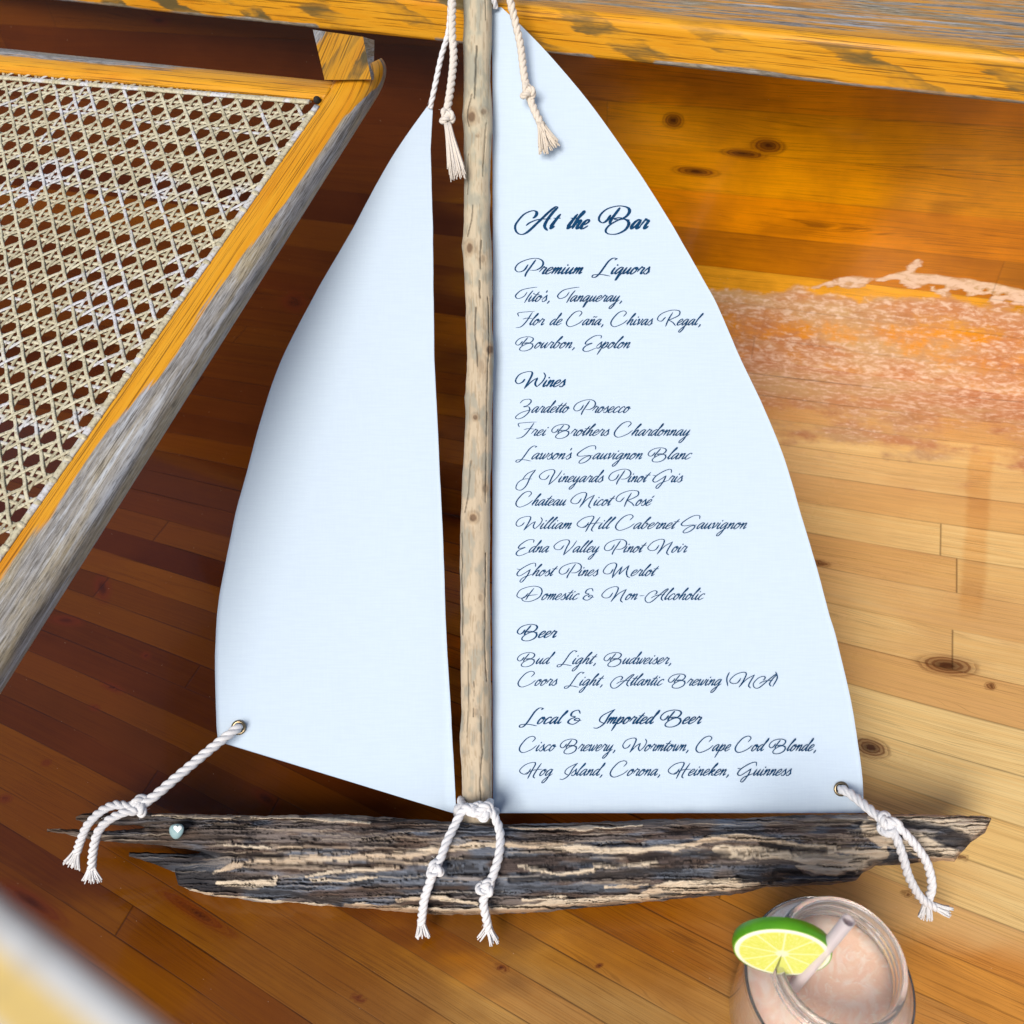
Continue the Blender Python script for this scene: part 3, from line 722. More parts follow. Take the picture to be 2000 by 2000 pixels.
HB = interp([(340, 1698), (344, 1712), (348, 1727), (372, 1739), (416, 1749.6), (530, 1764), (560, 1762), (674, 1773), (762, 1778), (852, 1787), (950, 1786), (1000, 1784), (1060, 1781), (1103, 1777), (1207, 1768), (1362, 1752), (1450, 1746), (1497, 1732), (1553, 1732), (1631, 1728), (1672, 1720), (1684, 1706), (1709, 1692), (1742, 1690), (1812, 1682), (1864, 1682), (1874, 1668), (1895, 1646), (1924, 1626), (1936, 1600)])
def hull_piece(mb, xs, top, bot, depth, back, off0, m=150, rough=1.0):
    xs = np.asarray(xs, float); nz = fbm(xs / 16, xs * 0 + 3.3, 4, 71) - .5; nz2 = fbm(xs / 16, xs * 0 + 8.3, 4, 73) - .5
    t = np.minimum(top(xs) + 5 * nz * rough, bot(xs) - 1); b = bot(xs) + 6 * nz2 * rough
    a = np.concatenate([np.linspace(0, math.pi, int(m * .72), endpoint=False), np.linspace(math.pi, 2 * math.pi, m - int(m * .72), endpoint=False)])
    cs = np.sign(np.cos(a)) * np.abs(np.cos(a)) ** .8; sn = np.sin(a)
    py = (t + b)[:, None] / 2 - (b - t)[:, None] / 2 * cs[None]
    px = np.broadcast_to(xs[:, None], py.shape)
    D = depth(xs)[:, None]; 
    off = np.where(sn > 0, np.abs(sn) ** .7 * D, -np.abs(sn) * back) + off0
    cream, dark, st, st2, big = hull_look(px, py)
    rel = (0.0024 * (st - .5) + 0.0010 * (st2 - .5) + 0.0050 * (big - .5) + 0.0024 * cream - 0.0034 * dark) * rough
    off = off + np.where(sn > 0.02, rel * np.clip(sn * 3, 0, 1), 0)
    c = hull_color(px, py)
    mb.ringtube(BOAT(px, py, off), np.concatenate([c, np.ones(px.shape + (1,))], -1))
def make_hull():
    mb = MB()
    dm = interp([(340, .008), (420, .020), (600, .026), (1000, .030), (1450, .026), (1700, .020), (1880, .014), (1936, .003)])
    topA = lambda x: np.maximum(HT(x), np.interp(x, [340, 380, 430, 470], [1697, 1672, 1640, 1590]))
    hull_piece(mb, np.linspace(342, 1936, 860), topA, HB, dm, .014, -.002)
    # upper prong at the left
    hull_piece(mb, np.linspace(148, 560, 230), interp([(148, 1596), (161, 1588), (283, 1588), (412, 1591), (560, 1594)]),
               interp([(148, 1600), (161, 1607), (205, 1612), (262, 1612), (420, 1640), (560, 1680)]), interp([(148, .004), (260, .012), (420, .022), (480, .020), (560, .004)]), .008, -.001, 90)
    hull_piece(mb, np.linspace(92, 560, 260), interp([(92, 1619), (150, 1620), (200, 1624), (300, 1616), (420, 1606), (560, 1600)]),
               interp([(92, 1625), (130, 1630), (191, 1642), (261, 1648), (321, 1651), (372, 1659), (398, 1664), (424, 1680), (560, 1692)]),
               interp([(92, .003), (200, .009), (320, .020), (420, .027), (480, .024), (560, .006)]), .006, 0.0, 90)
    # dark lower fork
    hull_piece(mb, np.linspace(252, 470, 130), interp([(252, 1664), (300, 1666), (360, 1668), (470, 1666)]), interp([(252, 1673), (300, 1687), (346, 1704), (380, 1722), (470, 1745)]),
               interp([(252, .003), (320, .008), (470, .018)]), .006, -.004, 90)
    m = Mat('driftwood'); c = m.tint()[4]; oc = m.obj(); n = m.noise(m.vec(m.math('MULTIPLY', m.sep(oc)[0], 60), m.math('MULTIPLY', m.sep(oc)[1], 900), m.math('MULTIPLY', m.sep(oc)[2], 900)), 1.0, 4, .6)
    c = m.mix(m.ramp(n, .55, .75, 0, .55), c, (.02, .018, .018))
    m.set(Base_Color=c, Roughness=.8, Specular_IOR_Level=.25); m.bump(n, .7, .0014)
    return mb.build('hull', m.m, BOATT)
HULL = make_hull()

# ---- heart pebble set into the hull
def make_pebble():
    mb = MB(); c = np.array([345.0, 1622.0]); n, k = 14, 32
    a = np.linspace(0, 2 * math.pi, k, endpoint=False); r = np.linspace(0.02, 1, n)
    X = c[0] + 15 * r[:, None] * (np.cos(a) * 1.0)[None] + 1.5 * r[:, None] * np.sin(a)[None]; Y = c[1] - 15.5 * r[:, None] * (np.sin(a) + .12 * np.cos(2 * a))[None]
    off = .027 + .0035 * np.sqrt(np.clip(1 - (r * .98) ** 2, 0, 1))[:, None] + 0 * X
    off[-1] = .012
    mb.grid(BOAT(X, Y, off), cv=True); mb.add(BOAT(c[0], c[1], .0306)[None].repeat(1, 0), [])
    m = Mat('pebble'); n_ = m.noise(m.obj(), 260, 4)
    m.set(Base_Color=m.mix(n_, srgb(120, 158, 168), srgb(168, 192, 192)), Roughness=.35)
    p = mb.build('pebble', m.m, BOATT)
    t = np.linspace(0, 2 * math.pi, 60, endpoint=False)
    hx = 16 * np.sin(t) ** 3; hy = -(13 * np.cos(t) - 5 * np.cos(2 * t) - 2 * np.cos(3 * t) - np.cos(4 * t))
    q = np.linspace(0, 1, 6)
    X = 347 + .52 * q[:, None] * hx[None]; Y = 1618.5 + .5 * q[:, None] * hy[None]
    rr = np.hypot((X - 345) / 15, (Y - 1622) / 15.5)
    mb = MB(); mb.grid(BOAT(X, Y, .0275 + .0035 * np.sqrt(np.clip(1 - (rr * .98) ** 2, 0, 1))), cv=True)
    mb.build('heart', simple('white_paint', srgb(244, 248, 248), .4), p)
make_pebble()

# ---- mast
MXL = interp([(-120, 905), (0, 905), (36, 906.5), (79, 904), (109, 906), (158, 906), (190, 905), (225, 902), (260, 906), (310, 906.5), (435, 906), (465, 904), (480, 902.5), (510, 905), (600, 910), (700, 912), (760, 910), (775, 908), (800, 909), (870, 906), (940, 903), (1000, 900), (1060, 898), (1150, 899), (1250, 900), (1390, 901), (1440, 898), (1500, 901), (1570, 903), (1610, 900), (1650, 906)])
MXR = interp([(-120, 960), (0, 960), (36, 961), (79, 960.5), (109, 958.5), (158, 957), (217, 961), (260, 962), (310, 958), (435, 957), (478, 960), (560, 961.5), (640, 961), (680, 964), (700, 965), (730, 963), (770, 962), (870, 960), (1000, 957), (1150, 957), (1250, 958), (1400, 960), (1500, 961), (1570, 961), (1610, 959), (1650, 957)])
MK = [(921, 228, 9, 13, 1), (945, 218, 7, 7, .6), (933, 265, 4, 4, .5), (917, 484, 8, 12, 1), (944, 505, 7, 9, .45), (957, 683, 8, 10, 1), (929, 815, 5, 6, .9), (949, 954, 8, 11, .5), (924, 1011, 8, 9, 1), (940, 1167, 5, 9, .4), (941, 715, 8, 18, .35), (903, 474, 6, 6, .3), (930, 1390, 6, 8, .35)]
MC = [([(931, 90), (930, 130), (928, 165), (926, 192)], 2.6), ([(921, 183), (914, 215), (913, 232), (917, 246)], 1.8), ([(950, 240), (945, 300), (943, 345)], 1.4), ([(923, 400), (921, 430), (914, 462)], 1.8), ([(940, 470), (938, 500), (939, 525)], 2.2), ([(936, 548), (938, 582)], 2.0),
      ([(930, 600), (928, 655), (932, 690), (933, 715)], 2.3), ([(953, 580), (955, 660), (952, 760), (950, 860), (948, 980)], 1.7), ([(920, 900), (915, 960), (908, 1000)], 1.7), ([(903, 1040), (902, 1120), (904, 1240)], 1.6), ([(949, 1080), (948, 1160), (947, 1260), (950, 1330)], 1.7), ([(948, 0), (949, 40)], 1.3),
      ([(940, 1400), (942, 1470), (938, 1530), (940, 1600)], 2.0), ([(914, 1290), (916, 1370), (912, 1440)], 1.5), ([(926, 1330), (925, 1400)], 1.2), ([(915, 300), (913, 380)], 1.2)]
def make_mast():
    n, m = 900, 96; ys = np.linspace(-110, 1650, n); l, r = MXL(ys), MXR(ys)
    l = l + 2.4 * (fbm(ys / 30, ys * 0, 3, 91) - .5); r = r + 2.4 * (fbm(ys / 30, ys * 0, 3, 93) - .5)
    a = np.linspace(0, 2 * math.pi, m, endpoint=False)
    px = (l + r)[:, None] / 2 - (r - l)[:, None] / 2 * np.cos(a)[None]; py = np.broadcast_to(ys[:, None], px.shape)
    rad = 0.0098; sn = np.sin(a)[None] + 0 * px
    g = fbm(px / 4.5, py / 90, 4, 7); g2 = fbm(px / 1.7, py / 45, 3, 9); g3 = fbm(px / 12, py / 30, 4, 19)
    wx = px + 3 * (fbm(px / 20, py / 24, 3, 15) - .5)
    ck = np.zeros_like(px)
    for p, w in MC: ck = np.maximum(ck, .75 * sstep(w * .85, w * .25, polyd(wx, py, p)) * (sn > 0))
    kn = np.zeros_like(px); ring = np.zeros_like(px)
    for x, y, a_, b_, s in MK:
        d = np.hypot((wx - x) / a_, (py - y) / b_) + .3 * (g2 - .5); kn = np.maximum(kn, s * sstep(1.0, .55, d) * (sn > 0)); ring = np.maximum(ring, s * sstep(1.9, 1.0, d) * (sn > 0))
    off = rad * sn + 0.0006 * (g - .5) * (sn > 0) - .0022 * ck + .0009 * ring - .0012 * kn
    t = sstep(200, 900, py)
    c1 = np.array(srgb(190, 182, 158)); c2 = np.array(srgb(188, 172, 148)); mx = lambda a_, b_, f: a_ * (1 - f[..., None]) + b_ * f[..., None]
    c = mx(np.broadcast_to(c1, px.shape + (3,)), c2, t); c = c * (.67 + .27 * g + .27 * g2)[..., None]
    c = mx(c, np.array(srgb(150, 150, 138)), sstep(.5, .66, g3) * .6); c = mx(c, np.array(srgb(204, 186, 158)), sstep(.52, .4, g3) * .5)
    c = mx(c, np.array(srgb(146, 122, 92)), sstep(.62, .72, g2) * .5); c = mx(c, np.array(srgb(150, 118, 82)), ring * .4); c = mx(c, np.array(srgb(96, 68, 44)), kn * .8)
    c = mx(c, np.array(srgb(28, 24, 22)), ck)
    low = sstep(1575, 1650, py + 14 * (g - .5)); c = mx(c, np.array(srgb(96, 82, 62)), low * .7)
    mb = MB(); mb.ringtube(BOAT(px, py, off), np.concatenate([c, np.ones(px.shape + (1,))], -1))
    m_ = Mat('mast_wood'); m_.set(Base_Color=m_.tint()[4], Roughness=.7); m_.bump(m_.noise(m_.obj(), 900, 3), .2, .0005)
    mb.build('mast', m_.m, BOATT)
make_mast()

# ---- sails
def smooth(pts, k=10):
    q = catmull(np.array(pts, float), k); return lambda y: np.interp(y, q[:, 0], q[:, 1])
MSL = interp([(14, 961), (260, 962), (700, 963), (1200, 961), (1588, 963)])
MSR = smooth([(14, 979), (51, 1019), (112, 1077), (203, 1153), (319, 1236), (420, 1301), (543, 1372), (594, 1400), (700, 1446), (790, 1489), (898, 1533), (1007, 1565), (1100, 1593), (1200, 1620), (1245, 1633), (1375, 1663), (1498, 1682), (1560, 1687), (1588, 1689)])
JR = interp([(208, 845), (290, 841), (435, 845), (600, 847), (700, 848), (836, 855), (1071, 866), (1250, 872), (1400, 881), (1580, 891), (1588, 891)])
JL = smooth([(208, 834), (274, 787), (342, 745), (455, 684), (564, 621), (704, 549), (828, 507), (920, 483), (994, 462), (1072, 446), (1176, 427), (1280, 420), (1400, 422), (1452, 426)])
JMID = lambda y: np.where(y < 1449, JL(y), 438 + (y - 1452) / (1588 - 1452) * (884 - 438))
def main_off(px, py):
    return -0.004 + 0.0035 * np.sin(px / 260.0 + py / 900.0) * np.sin((py - 14) / 1574 * math.pi) + 0.0035 * sstep(960, 1400, px) * np.sin(py / 1574 * math.pi) - 0.004 * np.exp(-(px - 960) / 45.0)
def jib_off(px, py):
    return -0.0045 + 0.003 * np.sin(px / 170.0 + 1.2) * np.sin((py - 200) / 1390 * math.pi) - 0.0025 * np.exp(-np.abs(870 - px) / 40)
cloth = Mat('sail_cloth')
_uv = cloth.new('UVMap').outputs[0]; _s = cloth.sep(_uv)
_n1 = cloth.noise(cloth.vec(cloth.math('MULTIPLY', _s[0], 40), cloth.math('MULTIPLY', _s[1], 620)), 1.0, 1); _n2 = cloth.noise(cloth.vec(cloth.math('MULTIPLY', _s[0], 620), cloth.math('MULTIPLY', _s[1], 40)), 1.0, 1)
_sm = cloth.noise(_uv, 9.0, 3)
_c = cloth.mix(cloth.ramp(cloth.math('ADD', cloth.math('MULTIPLY', _n1, 1.3), cloth.math('MULTIPLY', _n2, .7)), .75, 1.25), srgb(196, 213, 231), srgb(199, 216, 233))
cloth.set(Base_Color=_c, Roughness=.9, Specular_IOR_Level=.15); cloth.bump(cloth.math('ADD', cloth.math('ADD', _n1, cloth.math('MULTIPLY', _n2, .6)), cloth.math('MULTIPLY', _sm, .8)), .12, .0006)
def make_sail(name, ys, xl, xr, offf, nx, label=None):
    ys = np.asarray(ys, float); t = np.linspace(0, 1, nx)[None]
    px = xl(ys)[:, None] * (1 - t) + xr(ys)[:, None] * t; py = np.broadcast_to(ys[:, None], px.shape)
    px = px + 1.2 * (fbm(py / 40, py * 0, 3, 4) - .5) * (np.abs(t - .5) > .49)
    o = offf(px, py); Pf = BOAT(px, py, o); Pb = Pf - BN * 0.0007
    mb = MB(); ny = len(ys); mb.grid(Pf, flip=True); mb.grid(Pb)
    N = ny * nx
    f = []
    for i in range(ny - 1):
        a, b = i * nx, (i + 1) * nx; f.append((a, b, N + b, N + a)); a += nx - 1; b += nx - 1; f.append((b, a, N + a, N + b))
    for j in range(nx - 1):
        f.append((j + 1, j, N + j, N + j + 1)); k = (ny - 1) * nx + j; f.append((k, k + 1, N + k + 1, N + k))
    mb.f.extend([tuple(int(i) for i in q) for q in f])
    ob = mb.build(name, cloth.m, BOATT)
    me = ob.data; uv = np.concatenate([np.stack([px, py], -1).reshape(-1, 2)] * 2) / 2000.0
    l = me.uv_layers.new(name='UVMap'); li = np.zeros(len(me.loops), np.int32); me.loops.foreach_get('vertex_index', li); l.data.foreach_set('uv', uv[li].astype(np.float32).ravel())
    if label: ob['label'] = label
    return ob
MAIN = make_sail('sail', np.linspace(14, 1588, 190), MSL, MSR, main_off, 70, 'larger right sail printed with the bar menu')
JIB = make_sail('sail', np.r_[np.linspace(208, 1449, 150), np.linspace(1452, 1588, 40)], JMID, JR, jib_off, 50, 'smaller plain left sail')
def grommet(px, py, sail, offf):
    o = float(offf(px, py)); n, k = 40, 12; a = np.linspace(0, 2 * math.pi, n, endpoint=False); b = np.linspace(0, 2 * math.pi, k, endpoint=False)
    rr = 11.2 + 3.6 * np.cos(b); X = px + rr[None] * np.cos(a)[:, None]; Y = py + rr[None] * np.sin(a)[:, None]
    mb = MB(); mb.grid(BOAT(X, Y, o + .0009 + .0012 * np.sin(b)[None] + 0 * X), cu=True, cv=True)
    r2 = np.array([0.5, 4, 9.5]); X = px + r2[:, None] * np.cos(a)[None]; Y = py + r2[:, None] * np.sin(a)[None]
    mb.grid(BOAT(X, Y, o + .0004 + 0 * X), cv=True, col=np.ones(X.shape + (4,)))
    m = Mat('antique_brass'); t = m.tint()[0]; m.set(Base_Color=m.mix(t, srgb(150, 134, 108), (.05, .022, .01)), Metallic=m.math('SUBTRACT', 1.0, t), Roughness=.3)
    mb.build('grommet', m.m, sail)
grommet(1643, 1541, MAIN, main_off); grommet(466, 1421, JIB, jib_off)

# ------------------------------------------------------------------ ropes of the boat
rope_m = Mat('cotton_rope'); _n = rope_m.noise(rope_m.obj(), 900, 3); _tn = rope_m.tint()
rope_m.set(Base_Color=rope_m.mix(_tn[0], rope_m.mix(_n, srgb(214, 215, 220), srgb(232, 232, 234)), rope_m.mix(_n, srgb(206, 186, 158), srgb(226, 212, 188))), Roughness=.9, Specular_IOR_Level=.1)
rope_m.bump(_n, .3, .0005)
def bp(pts):
    pts = np.asarray(pts, float); return BOAT(pts[:, 0], pts[:, 1], pts[:, 2])
def add_rope(mb, C, r, lay=5.2, warm=0.0, closed=False, ph0=0.0, taper=None):
    """three twisted strands along the world polyline C; r = rope radius"""
    C = resample(C, r * .38); n = len(C)
    T = np.gradient(C, axis=0); T /= np.linalg.norm(T, axis=1)[:, None] + 1e-12
    N = np.zeros_like(C); v = np.cross(T[0], BN + np.array([.01, .02, .03])); v = unit(v)
    for i in range(n):
        v = v - T[i] * (v @ T[i]); v = v / (np.linalg.norm(v) + 1e-12); N[i] = v
    B = np.cross(T, N); s = np.r_[0, np.cumsum(np.linalg.norm(np.diff(C, axis=0), axis=1))]
    ph = s / (r * lay) * 2 * math.pi + ph0
    rr = r if taper is None else r * taper(np.linspace(0, 1, n))[:, None]
    w = warm if np.ndim(warm) else warm
    for k in range(3):
        a = ph + k * 2 * math.pi / 3
        D = C + rr * .43 * (np.cos(a)[:, None] * N + np.sin(a)[:, None] * B)
        m = 7; b = np.linspace(0, 2 * math.pi, m, endpoint=False)
        rad = np.broadcast_to((rr if np.ndim(rr) else np.full((n, 1), rr)) * .60, (n, 1))[:, :, None]
        P = D[:, None] + rad * (np.cos(b)[None, :, None] * N[:, None] + np.sin(b)[None, :, None] * B[:, None])
        col = np.zeros((n, m, 4)); col[..., 0] = np.broadcast_to(np.asarray(w, float), (n,))[:, None] if np.ndim(w) else w; col[..., 3] = 1
        mb.ringtube(P, col)
    # a few stray fibres
    for k in range(int(n / 14)):
        i = random.randrange(n); d = unit(rng.normal(size=3) + T[i] * .6); p = C[i] + d * r * .8
        q = np.array([p, p + d * r * .5 + T[i] * r * .4, p + d * r * .8 + T[i] * r * 1.0]); mb.tube(q, .00009, 3, col=(warm if not np.ndim(warm) else 0, 0, 0, 1))
def rope(px_pts, r_px, name='rope', warm=0.0, lay=5.2):
    C = catmull(bp(px_pts), 10); mid = px_pts[len(px_pts) // 2]; r = .88 * r_px * pxm(mid[0], mid[1])
    mb = MB(); add_rope(mb, C, r, lay, warm); o = mb.build(name, rope_m.m, BOATT); return o, r
def knot(parent, c, ang, size_px, r, off, warm=0.0):
    """overhand knot: a fat trefoil of rope pulled tight"""
    t = np.linspace(0, 2 * math.pi, 40); k = size_px * pxm(c[0], c[1])
    x = np.sin(t) + 2 * np.sin(2 * t); y = np.cos(t) - 2 * np.cos(2 * t); z = -np.sin(3 * t)
    o = BOAT(c[0], c[1], off); ex = unit(BOAT(c[0] + 1, c[1], off) - o); ey = np.cross(BN, ex)
    ca, sa = math.cos(ang), math.sin(ang); u = ex * ca + ey * sa; w = -ex * sa + ey * ca
    C = o + (x[:, None] * u * .30 + y[:, None] * w * .26) * k + z[:, None] * BN * r * .75
    mb = MB(); add_rope(mb, C, r * .80, 5.0, warm); s = np.linspace(-1, 1, 8)[:, None]
    mb.tube(o + u * s * k * .55, r * np.array([.3, .8, 1, 1.05, 1.05, 1, .8, .3]), 10, col=(warm, 0, 0, 1))
    return mb.build('knot', rope_m.m, parent)
def frayed(parent, c, d, L, spread, off, r, n=26, warm=0.0, drop=0.0, wild=.25):
    """bundle of loose yarns: c px, d = picture direction, L and spread in px"""
    d = unit(np.array(d, float)); nrm = np.array([-d[1], d[0]]); mb = MB(); k = pxm(*c)
    for i in range(n):
        q = random.uniform(-1, 1); h = random.uniform(-1, 1); ll = L * random.uniform(.78, 1.08); pts = []
        for t in np.linspace(0, 1, 9):
            s = r / k * .75 * q * (1 - t) + spread * (abs(q) ** .8 * math.copysign(1, q)) * t ** 1.3 + wild * 4 * math.sin(t * 5 + i) * t * .6
            p = np.array(c) + d * ll * t + nrm * s
            pts.append((p[0], p[1], max(.0012, off + h * r * .7 - drop * t)))
        rr = np.linspace(.00075, .00045, 9) * (r / .0033); C = bp(pts); mb.tube(C, rr, 5, col=(warm + random.uniform(0, .15), 0, 0, 1))
    return mb.build('frayed_end', rope_m.m, parent)

def tail(pts, r_px, kn=None, fr=None, warm=0.0, lay=5.2):
    o, r = rope(pts, r_px, warm=warm, lay=lay)
    for q in (kn or []): knot(o, *q[:1], q[1], q[2], r, q[3], warm)
    for q in (fr or []): frayed(o, q[0], q[1], q[2], q[3], q[4], r, q[5] if len(q) > 5 else 26, warm, q[6] if len(q) > 6 else 0.0)
    return o
OF = .030
# left sheet: grommet -> knot on the hull, two tails
tail([(467, 1420, .001), (460, 1425, .004), (440, 1440, .008), (400, 1472, .014), (345, 1518, .022), (300, 1556, .028), (272, 1574, .030)], 11, kn=[((270, 1575), .6, 20, OF)])
tail([(272, 1572, .030), (250, 1574, .032), (225, 1572, .032), (198, 1584, .032), (172, 1610, .030), (158, 1640, .026), (150, 1664, .020)], 9.5, fr=[((150, 1662), (-.35, 1), 34, 19, .019, 30)])
tail([(268, 1580, .032), (245, 1586, .034), (215, 1600, .034), (192, 1624, .034), (182, 1660, .030), (179, 1695, .022)], 9.5, fr=[((179, 1692), (.05, 1), 32, 21, .021, 34)])
# lashing round the mast foot with two tails
tail([(893, 1588, -.010), (896, 1578, .006), (912, 1577, .020), (932, 1590, .024), (950, 1590, .022), (966, 1586, .008), (968, 1586, -.010)], 10)
tail([(900, 1562, .004), (906, 1576, .016), (925, 1588, .026), (945, 1580, .028), (955, 1572, .018), (957, 1566, .006)], 9.5)
tail([(935, 1584, .026), (915, 1577, .026), (902, 1586, .024), (888, 1612, .026), (872, 1645, .031), (862, 1672, .034), (850, 1697, .035), (840, 1722, .034), (829, 1755, .031), (824, 1790, .024), (823, 1802, .020)], 9.8, kn=[((850, 1698), 1.1, 15, .036)], fr=[((823, 1800), (.12, 1), 32, 15, .020, 34)])
tail([(935, 1584, .028), (955, 1582, .026), (968, 1600, .024), (977, 1630, .027), (975, 1668, .032), (966, 1700, .035), (953, 1735, .036), (944, 1760, .034), (950, 1795, .028), (954, 1815, .022)], 9.8, kn=[((949, 1734), .5, 15.5, .037)], fr=[((954, 1812), (.35, 1), 34, 11, .022, 24), ((953, 1812), (-.75, 1), 30, 5, .022, 8)])
knot(bpy.data.objects[[o.name for o in BOATT.children if o.name.startswith('rope')][-1]], (942, 1583), .1, 19, .0034, .026)
# right sheet
tail([(1641, 1541, .001), (1652, 1545, .005), (1668, 1556, .010), (1690, 1574, .018), (1712, 1592, .025), (1735, 1610, .028)], 11, kn=[((1735, 1610), -.6, 22, OF)])
tail([(1740, 1615, .030), (1752, 1640, .032), (1764, 1675, .030), (1776, 1715, .026), (1800, 1755, .018), (1826, 1772, .010)], 9.8, fr=[((1822, 1768), (1, .42), 38, 11, .010, 34)])
tail([(1748, 1608, .030), (1770, 1630, .031), (1795, 1660, .028), (1812, 1690, .024), (1820, 1730, .018), (1813, 1757, .012)], 9.8, fr=[((1812, 1752), (-.12, 1), 44, 15, .011, 36)])
# halyards at the masthead
tail([(882, -60, .014), (880, 0, .014), (876, 60, .012), (862, 110, .010), (850, 165, .004), (840, 212, -.004)], 6.2, lay=8)
tail([(886, -60, .020), (884, 0, .020), (883, 60, .020), (886, 110, .018), (881, 165, .018), (873, 218, .018)], 8.8, warm=.45, kn=[((873, 228), 1.3, 14, .018)], fr=[((874, 240), (.2, 1), 106, 17, .018, 80)])
tail([(962, -60, .010), (964, -10, .006), (968, 16, -.003)], 6.4, lay=8)
tail([(994, -60, .020), (997, 0, .020), (1006, 40, .014), (1017, 90, .008), (1023, 140, .006), (1030, 176, .005), (1042, 210, .0045), (1058, 245, .0045)], 8.8, warm=.6, kn=[((1031, 180), 1.2, 14, .008)], fr=[((1055, 238), (.12, 1), 60, 10, .005, 44), ((1057, 242), (.62, 1), 52, 12, .005, 44)])

